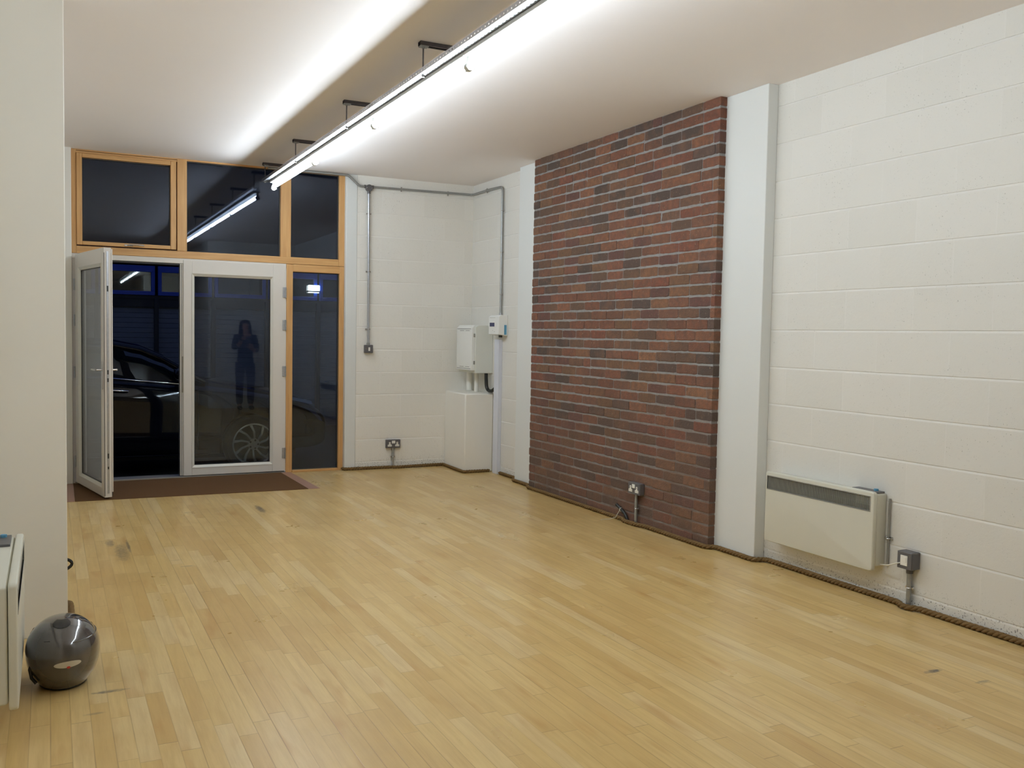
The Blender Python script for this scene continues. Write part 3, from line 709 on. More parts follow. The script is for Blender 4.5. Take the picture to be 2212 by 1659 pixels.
clip_on(c3, (3.099, YB, 0.118), (0, 0, 1), (0, -1, 0))
sb, fp, B, PP = wall_box('double_socket', 'grey metal double socket low on the brick panel', 'socket', (XB, 5.545, 0.272), 0.146, 0.086, 0.046, (-1, 0, 0), (0, -1, 0))
sockets(sb, B, PP, 0.046)
c4 = root('conduit', 'short grey conduit from the floor to the socket on the brick panel', 'conduit', (XB-0.02, 5.545, 0.0))
MB().cyl((XB-0.020, 5.545, 0.001), (XB-0.020, 5.545, 0.235), CR, n=12).build('conduit_pipe', M['galv_dull'], c4, smooth=60)
clip_on(c4, (XB-0.020, 5.545, 0.125), (0, 0, 1), (-1, 0, 0))
fs_, fp, B, PP = wall_box('fused_switch', 'grey metal fused switch with white insert beside the right heater', 'switch', (R, 3.260, 0.256), 0.090, 0.090, 0.066, (-1, 0, 0), (0, -1, 0))
B(MB(), -0.022, 0.020, -0.026, 0.026, 0.0655, 0.069).build('insert', M['white_pl'], fs_, bevel=0.001)
B(MB(), 0.000, 0.014, -0.008, 0.018, 0.0688, 0.072).build('rocker', M['white_pl'], fs_, bevel=0.001)
MB().sweep([(R-0.068, 3.282, 0.240), (R-0.078, 3.305, 0.232), (R-0.072, 3.35, 0.212), (R-0.055, 3.40, 0.200), (R-0.045, 3.427, 0.194)], 0.0032, 8).build('flex', M['string'], fs_, smooth=60)
c5 = root('conduit', 'grey conduit from the floor to the fused switch beside the right heater', 'conduit', (XR, 3.262, 0.0))
MB().cyl((XR, 3.262, 0.001), (XR, 3.262, 0.213), 0.0125, n=12).build('conduit_pipe', M['galv_dull'], c5, smooth=60)
MB().cyl((XR, 3.262, 0.185), (XR, 3.262, 0.212), 0.017, n=10).build('coupler', M['clad'], c5, smooth=40)
clip_on(c5, (XR, 3.262, 0.110), (0, 0, 1), (-1, 0, 0))
c6 = root('conduit', 'thin dark conduit running down the wall behind the right heater edge', 'conduit', (R-0.01, 3.412, 0.2))
MB().cyl((R-0.010, 3.412, 0.19), (R-0.010, 3.412, 0.545), 0.006, n=10).build('conduit_pipe', M['galv_dull'], c6, smooth=60)
clip_on(c6, (R-0.012, 3.412, 0.335), (0, 0, 1), (-1, 0, 0))

# ------------------------------------------------------------------ corner electrics
cb = root('electric_cabinet', 'white electric cabinet on the wall above the corner boxing', 'cabinet', (R, 8.53, 1.0))
MB().prism([(3.765, 0.985), (R-0.0005, 0.985), (R-0.0005, 1.462), (3.800, 1.462), (3.765, 1.445)], 1, 8.335, 8.735).build('cabinet_body', M['cabinet'], cb, bevel=0.005)
cv = MB().prism([(3.730, 1.012), (3.7655, 1.012), (3.7655, 1.462), (3.758, 1.462), (3.730, 1.432)], 1, 8.345, 8.725).build('cabinet_cover', M['cover'], cb, bevel=0.004)
for b_ in ((8.37, 8.71, 1.4225, 1.4255), (8.37, 8.71, 1.026, 1.029), (8.40, 8.50, 1.405, 1.408), (8.54, 8.64, 1.405, 1.408), (8.40, 8.50, 1.044, 1.047), (8.54, 8.64, 1.044, 1.047)): MB().box(3.7285, 3.7305, *b_).build('cover_slot', M['dark'], cv)
for z in (1.36, 1.09): MB().box(3.748, 3.766, 8.3405, 8.3455, z-0.018, z+0.018).build('cover_catch', M['grille'], cb)
mt = root('wall_meter', 'small white meter with a navy display below the long conduit', 'meter', (R, 8.11, 1.36))
MB().prism([(3.858, 1.372), (R-0.0005, 1.360), (R-0.0005, 1.562), (3.885, 1.562), (3.858, 1.545)], 1, 8.008, 8.235).build('meter_case', M['enamel'], mt, bevel=0.006)
MB().box(3.8565, 3.8585, 8.085, 8.215, 1.445, 1.492).build('display_bezel', M['white_pl'], mt, bevel=0.001)
MB().box(3.8555, 3.8570, 8.098, 8.205, 1.450, 1.487).build('display', M['screen'], mt)
for b_ in ((8.08, 8.21, 1.5335, 1.5355), (8.135, 8.142, 1.408, 1.413), (8.09, 8.11, 1.398, 1.401)): MB().box(3.8565, 3.8585, *b_).build('meter_marking', M['grille'], mt)
MB().box(3.918, 3.944, 8.0068, 8.0082, 1.372, 1.466).build('sticker', M['sticker'], mt)
MB().cyl((3.905, 8.06, 1.345), (3.905, 8.06, 1.366), 0.018, n=14).build('cable_gland', M['dark'], mt)
tk = root('trunking', 'tall bluish white trunking from the floor to the small meter', 'trunking', (R, 8.165, 0))
MB().box(3.918, R-0.0005, 8.118, 8.212, 0.0, 1.325).build('trunking_body', M['pvc'], tk, bevel=0.002)
MB().box(3.9165, 3.919, 8.114, 8.216, 0.003, 1.320).build('trunking_lid', M['pvc'], tk, bevel=0.001)
pa = tag(MB().cyl((3.905, 8.785, 0.787), (3.905, 8.785, 0.986), 0.031, n=20).build('white_pipe', M['plaster'], origin=(3.905, 8.785, 0.786), smooth=50), 'white painted pipe between boxing and cabinet, nearer the corner', 'pipe')
pb = tag(MB().cyl((3.885, 8.565, 0.787), (3.885, 8.565, 0.984), 0.022, n=20).build('white_pipe', M['plaster'], origin=(3.885, 8.565, 0.786), smooth=50), 'thinner white painted pipe between boxing and cabinet, farther from the corner', 'pipe')
hs = tag(MB().sweep([(3.905, 8.375, 0.99), (3.905, 8.372, 0.93), (3.905, 8.365, 0.875)] + [(3.905+0.006*t, 8.365-0.062*(1-math.cos(t)), 0.868-0.058*math.sin(t)) for t in [PI/2*i/6 for i in range(1, 7)]] + [(3.920, 8.27, 0.812), (3.928, 8.245, 0.824), (3.934, 8.232, 0.836)], 0.018, 12).build('black_cable', M['rubber'], origin=(3.905, 8.37, 0.99), smooth=60),
         'thick black cable looping from the cabinet underside to the trunking', 'cable')
S('trim_7', MB().sweep([(3.955, 8.24, 0.99), (3.955, 8.24, 0.80)], 0.008, 6), M['plaster'], None)

# cable stub at the brick panel
st = root('cable_stub', 'short black cable stub tied with white string at the foot of the brick panel', 'cable', (XB-0.02, 5.69, 0))
MB().sweep([(XB-0.014, 5.655, 0.0), (XB-0.018, 5.663, 0.03), (XB-0.022, 5.69, 0.064), (XB-0.026, 5.735, 0.090), (XB-0.028, 5.79, 0.112)], 0.0125, 12).build('cable_end', M['rubber'], st, smooth=60)
MB().sweep([(XB-0.030+0.0145*math.cos(a), 5.722+0.006*math.sin(a)*0.6, 0.084+0.0145*math.sin(a)) for a in [2*PI*i/12 for i in range(13)]], 0.0022, 6)\
    .sweep([(XB-0.045, 5.722, 0.084), (XB-0.052, 5.735, 0.055), (XB-0.060, 5.752, 0.025), (XB-0.085, 5.79, 0.006), (XB-0.13, 5.81, 0.003), (XB-0.16, 5.80, 0.003)], 0.0022, 6).build('string_tie', M['string'], st, smooth=60)

# ------------------------------------------------------------------ heaters
def heater():
    L, HT, DP = 0.82, 0.42, 0.104
    o = root('panel_heater', 'cream panel heater on the right block wall next to the white pier', 'heater', (R-0.0005, 3.842, 0.16), group='cream panel heaters', rot=PI)
    # body behind the front panel
    MB().prism([(0.0, 0.02), (DP-0.034, 0.02), (DP-0.030, 0.03), (DP-0.030, HT-0.012), (0.0, HT-0.012)], 1, -L/2+0.006, L/2-0.006).build('heater_body', M['heater'], o, local=True, bevel=0.008, seg=3)
    # front panel: rounded sheet with the grille opening cut through
    gy0, gy1, gz0, gz1 = -L/2+0.018, L/2-0.026, 0.318, 0.392; x0, x1 = DP-0.028, DP
    poly = []; rr_ = 0.018
    for cy_, cz_, a_ in ((L/2-rr_, rr_, -PI/2), (L/2-rr_, HT-rr_, 0), (-L/2+rr_, HT-rr_, PI/2), (-L/2+rr_, rr_, PI)):
        poly += [(cy_+rr_*math.cos(a_+PI/2*i/5), cz_+rr_*math.sin(a_+PI/2*i/5)) for i in range(6)]
    fo = MB().prism(poly, 0, x0, x1).build('front_panel', M['heater'], o, local=True)
    bv = fo.modifiers.new('bevel', 'BEVEL'); bv.width = 0.007; bv.segments = 3; bv.limit_method = 'ANGLE'; bv.angle_limit = math.radians(50)
    co = MB().box(x0-0.01, x1+0.01, gy0, gy1, gz0, gz1).build('cutter', M['dark'], o, local=True)
    bo = fo.modifiers.new('cut', 'BOOLEAN'); bo.operation = 'DIFFERENCE'; bo.object = co; bo.solver = 'EXACT'
    bpy.context.view_layer.update(); dg = bpy.context.evaluated_depsgraph_get()
    me = bpy.data.meshes.new_from_object(fo.evaluated_get(dg)); fo.modifiers.clear(); fo.data = me; bpy.data.objects.remove(co)
    me.materials.clear(); me.materials.append(M['heater'])
    for p in me.polygons: p.use_smooth = True; p.material_index = 0
    me.set_sharp_from_angle(angle=math.radians(30))
    MB().box(x0-0.0015, x0+0.002, gy0-.002, gy1+.002, gz0-.002, gz1+.002).build('grille_recess', M['dark'], o, local=True)
    g = MB(); n = 90
    for i in range(n+1):
        y = gy0+0.006+(gy1-gy0-0.012)*i/n; g.box(x1-0.009, x1-0.004, y-0.00145, y+0.00145, gz0+.002, gz1-.002)
    g.box(x1-0.012, x1-0.009, gy0+.002, gy1-.002, 0.353, 0.356)
    g.build('grille', M['grille'], o, local=True)
    rim = MB(); w = 0.005
    rim.box(x1-0.006, x1+0.0015, gy0-w, gy1+w, gz1, gz1+w).box(x1-0.006, x1+0.0015, gy0-w, gy1+w, gz0-w, gz0).box(x1-0.006, x1+0.0015, gy0-w, gy0, gz0, gz1).box(x1-0.006, x1+0.0015, gy1, gy1+w, gz0, gz1)
    rim.build('grille_rim', M['grille'], o, local=True, bevel=0.001)
    MB().box(x1-0.018, x1-0.0095, gy1-0.105, gy1-0.004, gz0+0.028, gz1-0.003).build('rating_plate', M['heater'], o, local=True)
    cp = MB().box(0.012, 0.062, L/2-0.19, L/2-0.012, HT-0.013, HT-0.002).build('control_panel', M['clad'], o, local=True, bevel=0.002)
    MB().cyl((0.035, L/2-0.05, HT-0.003), (0.035, L/2-0.05, HT+0.008), 0.012, n=16).build('dial', M['sticker'], cp, local=True, smooth=40)
    ribs = MB()
    for i in range(5): ribs.box(x1-0.0003, x1+0.0009, -L/2+0.12+i*0.145, -L/2+0.122+i*0.145, 0.03, 0.29)
    return o
h1 = heater()
h2 = dup(h1, (XL+0.001, 3.745, 0.12), 'cream panel heater seen end-on at the left edge beside the helmet', rot=0.0)

# ------------------------------------------------------------------ rope skirting
def resample(pts, step):
    out = []; pts = [Vector(p) for p in pts]
    for a, b in zip(pts[:-1], pts[1:]):
        n = max(1, int((b-a).length/step))
        out += [a+(b-a)*i/n for i in range(n)]
    out.append(pts[-1]); return out
def smooth_path(pts, it=2):
    pts = [Vector(p) for p in pts]
    for _ in range(it):
        q = [pts[0]]
        for a, b in zip(pts[:-1], pts[1:]):
            if (b-a).length > 0.05:
                k = min(0.25, 0.02/(b-a).length)
            else: k = 0.25
            q += [a+(b-a)*k, b-(b-a)*k]
        q.append(pts[-1]); pts = q
    return pts
def rope(pts, label, r=0.0165, seed=1):
    random.seed(seed); ph = random.random()*6
    path = resample(smooth_path([(x, y, r) for x, y in pts]), 0.009)
    s = 0; m = MB(); strands = [[], [], []]; ds = [0]
    for a, b in zip(path[:-1], path[1:]): ds.append(ds[-1]+(b-a).length)
    for i, p in enumerate(path):
        t = (path[min(i+1, len(path)-1)]-path[max(i-1, 0)]).normalized(); sd = Vector((t.y, -t.x, 0)).normalized(); up = Vector((0, 0, 1))
        for k in range(3):
            a = 2*PI*(ds[i]/0.085)+k*2*PI/3
            strands[k].append(p+sd*math.cos(a)*r*0.47+up*(math.sin(a)*r*0.47+0.0006*math.sin(ds[i]*9+ph)))
    for st_ in strands: m.sweep(st_, r*0.52, 7)
    return tag(m.build('rope', M['rope'], origin=(path[0].x, path[0].y, 0), smooth=60), label, 'rope')
q = 0.0175
rope([(2.585, DF-0.02), (2.600, D-0.022), (3.10, D-q-0.012), (3.10, D-0.052), (3.635, D-q), (3.668-0.02, D-q), (3.630, 8.284), (3.665, 8.286), (3.915, 8.287)], 'brown twisted rope along the floor of the back wall and corner boxing', seed=2)
rope([(R-q, 8.100), (R-q, 7.69), (XP-q, 7.672), (XP-q, 7.285), (XB-q-0.004, 7.270), (XB-q-0.002, 5.70), (XB-0.047, 5.68), (XB-0.047, 5.50), (XB-q-0.002, 5.44), (XB-q-0.004, 4.732), (XP-q, 4.715), (XP-q, 4.345), (R-q, 4.325), (R-q, 3.32), (R-0.052, 3.285), (R-0.052, 3.235), (R-q, 3.20), (R-q, YN+0.02)],
     'long brown twisted rope along the foot of the brick panel and right wall', seed=3)
rope([(XL+0.01, 4.96), (0.05, 4.96), (0.062+q, 4.955), (0.062+q, 4.50), (0.045, 4.478), (0.0, 4.480)], 'brown twisted rope round the foot of the left column behind the helmet', seed=4)

# ------------------------------------------------------------------ black loop beyond the column, helmet
lo = [( -0.02+0.120*math.cos(a), 5.61+0.03*math.cos(a), 0.052+0.043*math.sin(a)) for a in [ -PI*0.85+2*PI*0.85*i/28 for i in range(29)]]
tag(MB().sweep(lo, 0.0085, 12).build('black_strap_loop', M['blackloop'], origin=(0.0, 5.66, 0), smooth=60), 'glossy black loop sticking out on the floor from behind the left column', 'loop')

def helmet():
    cx, cy = 0.0365, 3.900
    o = root('crash_helmet', 'glossy dark grey full-face helmet standing on the floor below the left heater', 'helmet', (cx, cy, 0))
    RX, RY, RZ = 0.131, 0.165, 0.124; zc = 0.132
    def prof(z):      # horizontal radius factor over height
        t = (z-zc)/RZ
        if t >= 0: return math.sqrt(max(0.0, 1-min(1, t*t)))**0.86
        return 1-0.36*(abs(t)**2.3)
    nz, na = 34, 56; vs = []; zz = []
    for i in range(nz+1):
        if i < 16: z = 0.006+(zc-0.006)*i/16
        else: z = zc+RZ*math.sin(PI/2*(i-16)/(nz-16))
        zz.append(z)
    m = MB()
    def Pt(i, j):
        a = 2*PI*i/na; k = prof(zz[j]) if j < nz else 0.0
        if j == nz: k = 0.0
        ex = 1.0
        x = RX*k*math.cos(a); y = RY*k*math.sin(a)
        if math.sin(a) > 0: y *= 1.06                  # face side points away from the room front
        # a raised outer shell above a seam line that rises to the rear
        seam = 0.190-0.10*math.sin(a)*0.15
        if zz[j] > seam: x *= 0.985; y *= 0.985
        return (cx+x, cy+y, zz[j])
    m.grid(Pt, na, nz+1, close_u=True)
    sh = m.build('helmet_shell', M['helmet'], o, smooth=70)
    # base trim
    MB().sweep([(cx+RX*0.60*math.cos(a), cy+RY*0.60*math.sin(a), 0.0075) for a in [2*PI*i/36 for i in range(37)]], 0.0075, 8).build('base_trim', M['helmet_dk'], o, smooth=60)
    # top vent, a dark inset patch near the crown
    def patch(a0, a1, z0, z1, lift, na_, nz_, wob=None):
        g = MB()
        def P(i, j):
            a = a0+(a1-a0)*i/(na_-1); z = z0+(z1-z0)*j/(nz_-1)
            if wob: z = wob(i/(na_-1), j/(nz_-1), z)
            k = prof(z)*1.0; f = 1+lift/RX
            s_ = 0.985 if z > 0.185 else 1.0
            yy = RY*k*math.sin(a)*s_*f
            if math.sin(a) > 0: yy *= 1.06
            return (cx+RX*k*math.cos(a)*s_*f, cy+yy, z+lift*0.8*max(0, (z-zc)/RZ))
        g.grid(P, na_, nz_); return g
    th = math.radians
    patch(th(-128), th(-62), 0.25, 0.256, 0.002, 24, 8, lambda u, v, z: 0.2535-(1-v)*(0.017*math.sin(PI*min(1, max(0, 0.06+u*0.9)))**0.5)).build('top_vent', M['helmet_dk'], o, smooth=60)
    # badge at the back, long flat ellipse
    def bw(u, v, z):
        h = math.sqrt(max(0, 1-(2*u-1)**2)); return 0.118+0.010*(u-0.5)*0.3+(v-0.5)*0.024*h
    patch(th(-105), th(-63), 0.10, 0.15, 0.0012, 26, 6, bw).build('badge', M['badge'], o, smooth=60)
    def bd(u, v, z):
        h = math.sqrt(max(0, 1-(2*u-1)**2)); return 0.107+(v-0.5)*0.009*h
    patch(th(-86), th(-80), 0.10, 0.15, 0.0018, 10, 5, bd).build('badge_dot', M['red'], o, smooth=60)
    # seam edge line and rear spoiler step
    MB().sweep([(cx+RX*prof(0.190)*0.988*math.cos(a), cy+RY*prof(0.190)*0.988*math.sin(a)*(1.06 if math.sin(a) > 0 else 1), 0.191) for a in [th(-75)+th(115)*i/26 for i in range(27)]], 0.0024, 6).build('shell_seam', M['helmet'], o, smooth=60)
    MB().sweep([(cx+RX*prof(0.200)*0.988*math.cos(a), cy+RY*prof(0.200)*0.988*math.sin(a), 0.200+0.006*math.sin(a*3)) for a in [th(-140)+th(26)*i/10 for i in range(11)]], 0.0014, 5).build('side_line', M['helmet_dk'], o, smooth=60)
    # visor on the far side
    patch(th(25), th(155), 0.11, 0.20, 0.004, 30, 10).build('visor', M['carglass'], o, smooth=60)
    # strap showing at lower left
    MB().sweep([(cx-0.105, cy-0.075, 0.115), (cx-0.114, cy-0.068, 0.085), (cx-0.108, cy-0.078, 0.055), (cx-0.092, cy-0.085, 0.035)], 0.006, 8).build('chin_strap', M['helmet_dk'], o, smooth=60)
    return o
helmet()

# ------------------------------------------------------------------ outside: street, car, building
ZS = -0.19
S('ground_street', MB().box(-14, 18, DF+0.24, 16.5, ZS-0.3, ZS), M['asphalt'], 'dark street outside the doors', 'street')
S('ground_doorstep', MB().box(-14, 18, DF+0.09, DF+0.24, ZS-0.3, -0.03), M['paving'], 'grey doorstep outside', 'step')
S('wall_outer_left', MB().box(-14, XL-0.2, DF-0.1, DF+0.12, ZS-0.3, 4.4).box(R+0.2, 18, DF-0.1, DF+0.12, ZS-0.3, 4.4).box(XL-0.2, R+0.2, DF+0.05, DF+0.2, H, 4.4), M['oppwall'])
bd = root('building', 'dark building across the street with blue transom windows and roller shutters', 'building', (2.0, 15.0, ZS))
YO = 15.0
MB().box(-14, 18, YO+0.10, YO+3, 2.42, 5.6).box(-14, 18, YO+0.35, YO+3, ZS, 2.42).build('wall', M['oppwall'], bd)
MB().box(-14, 18, YO+0.0, YO+0.36, 2.34, 2.46).box(-14, 18, YO+0.02, YO+0.36, 1.820, 1.872).build('fascia', M['darkpost'], bd)
px0 = 1.452; pitch = 0.83
for k in range(-4, 6):
    x = px0+pitch*k
    MB().box(x-0.032, x+0.032, YO-0.01, YO+0.2, ZS, 1.83).build('post', M['darkpost'], bd, bevel=0.004)
    a, b = x+0.022, x+pitch-0.022
    fr_ = MB().box(a, b, YO, YO+0.07, 1.875, 1.934).box(a, b, YO, YO+0.07, 2.225, 2.318).box(a, a+0.052, YO, YO+0.07, 1.934, 2.225).box(b-0.052, b, YO, YO+0.07, 1.934, 2.225).build('window_frame', M['blue'], bd, bevel=0.004)
    MB().box(a+0.05, b-0.05, YO+0.035, YO+0.045, 1.93, 2.23).build('pane', M['oppglass'], fr_)
    sh = MB(); z = ZS
    while z < 1.70:
        sh.add([(x+0.03, YO+0.0705, z), (x+pitch-0.03, YO+0.0705, z), (x+pitch-0.03, YO+0.068, z+0.068), (x+0.03, YO+0.068, z+0.068), (x+0.03, YO+0.080, z+0.071), (x+pitch-0.03, YO+0.080, z+0.071), (x+0.03, YO+0.0705, z+0.075), (x+pitch-0.03, YO+0.0705, z+0.075)], [(0, 1, 2, 3), (3, 2, 5, 4), (4, 5, 7, 6)]); z += 0.075
    sh.build('roller_shutter', M['shutter'], bd)
    MB().box(x+0.03, x+pitch-0.03, YO+0.03, YO+0.2, 1.70, 1.83).build('shutter_box', M['darkpost'], bd)
lb = root('wall_lamp', 'small lit white lamp box on the building across the street', 'lamp', (3.86, YO-0.001, 2.07))
MB().box(3.765, 3.955, YO-0.035, YO-0.002, 2.035, 2.125).build('diffuser', M['lamp_on'], lb, bevel=0.012)
MB().box(3.75, 3.965, YO-0.025, YO-0.001, 2.025, 2.035).box(3.765, 3.95, YO-0.03, YO-0.001, 2.018, 2.024).build('lamp_base', M['darkpost'], lb)
MB().box(3.77, 3.94, YO-0.03, YO-0.004, 2.002, 2.012).build('lower_strip', M['lamp_on'], lb)

def car():
    X0 = 1.98; YN_, YC = 10.18, 11.08; Wd = YC-YN_     # front axle x, near side y, centre line
    o = root('car', 'black saloon car parked across the doorway facing right', 'car', (0.6, YC, ZS))
    # stations along x: (x, sill z, belt z, half width, deck centre z)
    ST = [(-2.05, 0.20, 0.42, 0.55, 0.45), (-1.98, 0.06, 0.72, 0.74, 0.80), (-1.75, 0.03, 0.86, 0.84, 0.93), (-1.2, 0.03, 0.905, 0.89, 0.95), (-0.6, 0.0, 0.905, 0.90, 0.93), (0.0, 0.0, 0.885, 0.90, 0.92), (0.6, 0.0, 0.848, 0.90, 0.90),
          (1.1, 0.0, 0.800, 0.895, 0.885), (1.4, 0.0, 0.775, 0.89, 0.86), (1.75, 0.0, 0.735, 0.885, 0.80), (2.1, 0.0, 0.675, 0.875, 0.745), (2.4, 0.02, 0.620, 0.845, 0.68), (2.62, 0.03, 0.54, 0.79, 0.60), (2.80, 0.05, 0.43, 0.69, 0.49), (2.90, 0.12, 0.34, 0.52, 0.38)]
    def ring(s):
        x, zs, zb, w, zd = s; zm = zs+(zb-zs)*0.52
        h = [(0.0, zs), (w*0.90, zs), (w*0.972, zs+(zb-zs)*0.13), (w*0.992, zs+(zb-zs)*0.30), (w*0.985, zm), (w*1.0, zs+(zb-zs)*0.74), (w*0.995, zs+(zb-zs)*0.80), (w*0.965, zs+(zb-zs)*0.93), (w*0.90, zb), (w*0.72, zb+(zd-zb)*0.55), (w*0.4, zb+(zd-zb)*0.9), (0.0, zd)]
        full = h + [(-a, b) for a, b in h[-2:0:-1]]
        return [(x, YC-a, b) for a, b in full]
    rs = [ring(s) for s in ST]; n = len(rs[0]); m = MB()
    vs = [p for r_ in rs for p in r_]; fs = [(i*n+k, i*n+(k+1) % n, (i+1)*n+(k+1) % n, (i+1)*n+k) for i in range(len(rs)-1) for k in range(n)]
    fs += [tuple(range(n)), tuple(range((len(rs)-1)*n, len(rs)*n))]
    m.add(vs, fs)
    body = m.build('car_body', M['carpaint'], o)
    sub = body.modifiers.new('sub', 'SUBSURF'); sub.levels = 2; sub.render_levels = 2
    cut = MB()
    for ax in (X0, X0-2.74):
        cut.cyl((ax, YC-1.2, 0.13), (ax, YC-0.62, 0.13), 0.36, n=40); cut.cyl((ax, YC+0.62, 0.13), (ax, YC+1.2, 0.13), 0.36, n=40)
    co = cut.build('cutter', M['dark'], o); bo = body.modifiers.new('arch', 'BOOLEAN'); bo.operation = 'DIFFERENCE'; bo.object = co; bo.solver = 'EXACT'
    bpy.context.view_layer.update(); dg = bpy.context.evaluated_depsgraph_get()
    me = bpy.data.meshes.new_from_object(body.evaluated_get(dg)); body.modifiers.clear(); body.data = me
    for p in me.polygons: p.use_smooth = True
    try: me.set_sharp_from_angle(angle=math.radians(35))
    except Exception: pass
    bpy.data.objects.remove(co)
    # greenhouse
    GH = [(-1.50, 0.92, 0.86), (-1.05, 1.06, 0.80), (-0.5, 1.185, 0.75), (0.05, 1.235, 0.72), (0.58, 1.225, 0.71), (0.85, 1.175, 0.715), (1.08, 1.075, 0.73), (1.30, 0.945, 0.77), (1.48, 0.835, 0.83)]
    def belt(x):
        for a, b in zip(ST[:-1], ST[1:]):
            if a[0] <= x <= b[0]:
                t = (x-a[0])/(b[0]-a[0]); return a[2]+(b[2]-a[2])*t, a[3]+(b[3]-a[3])*t
        return ST[0][2], ST[0][3]
    g = MB(); rf = MB(); rr = []; r2 = []; rails = []
    for x, zt, wf in GH:
        zb, w = belt(x); wb = w*0.90; wr = w*wf; zb -= 0.02
        zt = max(zt, zb+0.03)
        rr.append([(x, YC-wb, zb), (x, YC-(wb*0.55+wr*0.45), zb+(zt-zb)*0.5), (x, YC-wr, zt-0.02), (x, YC-wr+0.04, zt), (x, YC, zt+0.012), (x, YC+wr-0.04, zt), (x, YC+wr, zt-0.02), (x, YC+(wb*0.55+wr*0.45), zb+(zt-zb)*0.5), (x, YC+wb, zb)])
        r2.append([(x, YC-wr-0.016, zt-0.045), (x, YC-wr-0.004, zt-0.006), (x, YC-wr+0.05, zt+0.012), (x, YC, zt+0.030), (x, YC+wr-0.05, zt+0.012), (x, YC+wr+0.004, zt-0.006), (x, YC+wr+0.016, zt-0.045)])
        rails.append(((x, YC-wr-0.018, zt-0.048), (x, YC-wb-0.002, zb+0.022)))
    g.grid(lambda i, j: rr[i][j], len(rr), 9); g.add(rr[0], [tuple(range(9))]); g.add(rr[-1], [tuple(range(9))])
    g.build('car_windows', M['carglass'], o, smooth=35)
    rf.grid(lambda i, j: r2[i][j], len(r2)-2, 7).build('car_roof', M['carpaint'], o, smooth=60)
    # A pillars beside the windscreen
    for sg in (-1, 1):
        MB().sweep([(x, YC+sg*(YC-p[1]-0.004 if False else (YC-p[1]-0.002))*1.0, p[2]+0.012) for (x, _, _), (p, _) in zip(GH[4:], rails[4:])], 0.024, 8).build('window_pillar', M['carpaint'], o, smooth=60)
    tr_ = MB().sweep([r[0] for r in rails[1:]], 0.0065, 6).build('window_trim', M['chrome'], o, smooth=60)
    MB().sweep([r[1] for r in rails[1:-1]], 0.0065, 6).build('window_trim', M['chrome'], o, smooth=60)
    MB().box(0.17, 0.25, YC-0.815, YC-0.60, 0.90, 1.17).build('window_pillar', M['darkpost'], o)
    # mirror
    mr = MB().lathe([(0.0, -0.07), (0.035, -0.062), (0.058, -0.03), (0.064, 0.01), (0.060, 0.035), (0.0, 0.04)], (0, 0, 0), 0, 18)
    mr.v = [(1.205+x*0.9, YN_-0.035+y*1.45, 0.905+z*1.05) for x, y, z in mr.v]
    mo = mr.build('door_mirror', M['carpaint'], o, smooth=60)
    MB().cyl((1.165, YN_-0.035, 0.905), (1.160, YN_-0.035, 0.905), 0.05, n=18).build('mirror_glass', M['chrome'], mo, smooth=40)
    MB().box(1.19, 1.23, YN_, YN_+0.10, 0.845, 0.875).build('mirror_arm', M['carpaint'], mo)
    # handles, seams, sill line, side crease
    for x in (0.60, -0.42):
        MB().sweep([(x-0.10, YN_-0.004, 0.735), (x-0.06, YN_-0.020, 0.737), (x+0.07, YN_-0.020, 0.728), (x+0.11, YN_-0.004, 0.724)], 0.010, 8).build('door_handle', M['chrome'], o, smooth=60)
    MB().box(1.395, 1.40, YN_-0.001, YN_+0.02, 0.10, 0.74).box(0.265, 0.27, YN_-0.001, YN_+0.02, 0.10, 0.82).build('door_gap', M['dark'], o)
    MB().sweep([(-0.35, YN_+0.012, 0.055), (1.5, YN_+0.016, 0.045)], 0.008, 6).build('sill_trim', M['carpaint'], o, smooth=60)
    # headlamp
    hl = MB().grid(lambda i, j: (2.36+0.30*i/8, YC-(0.852-0.115*(i/8)**1.4-0.075*j/4), 0.605-0.070*i/8+0.035*j/4+0.010), 9, 5).build('headlamp', M['lens'], o, smooth=60)
    # wheels
    def wheel(ax, yc, sg):
        wz = 0.13; R0, RT = 0.232, 0.318
        w_ = MB().lathe([(R0-0.02, 0.085), (R0, 0.09), (RT-0.03, 0.10), (RT-0.005, 0.075), (RT, 0.0), (RT-0.005, -0.075), (RT-0.03, -0.10), (R0, -0.09), (R0-0.02, -0.085)], (ax, yc, wz), 1, 48, False).build('tyre', M['tyre'], o, smooth=50)
        rim = MB().lathe([(R0-0.02, -0.086), (R0-0.004, -0.090), (R0+0.002, -0.086), (R0-0.006, -0.080), (R0-0.022, -0.060), (R0-0.030, 0.06), (R0-0.06, 0.08)], (ax, yc, wz), 1, 48, False) if sg < 0 else MB().lathe([(R0-0.06, -0.08), (R0-0.030, -0.06), (R0-0.022, 0.060), (R0-0.006, 0.080), (R0+0.002, 0.086), (R0-0.02, 0.086)], (ax, yc, wz), 1, 48, False)
        ro = rim.build('wheel_rim', M['alloy'], o, smooth=50)
        MB().cyl((ax, yc-sg*0.03, wz), (ax, yc-sg*0.01, wz), R0-0.03, n=40).build('brake_cover', M['dark'], o)
        sp = MB(); yo = yc+sg*0.078
        for k in range(10):
            a = 2*PI*k/10+0.15; tw = 0.30
            def pt(r, da, dy): return (ax+r*math.cos(a+da), yo+dy*sg, wz+r*math.sin(a+da))
            r0, r1 = 0.055, R0-0.012
            q8 = [pt(r0, -0.16, 0.0), pt(r0, 0.16, 0.0), pt(r1, tw+0.085, 0.004), pt(r1, tw-0.045, 0.004), pt(r0, -0.16, -0.02), pt(r0, 0.16, -0.02), pt(r1, tw+0.085, -0.03), pt(r1, tw-0.045, -0.03)]
            mid = [pt((r0+r1)/2, 0.5*tw+d, e) for d, e in ((0.075, 0.008), (-0.075, 0.008), (0.075, -0.02), (-0.075, -0.02))]
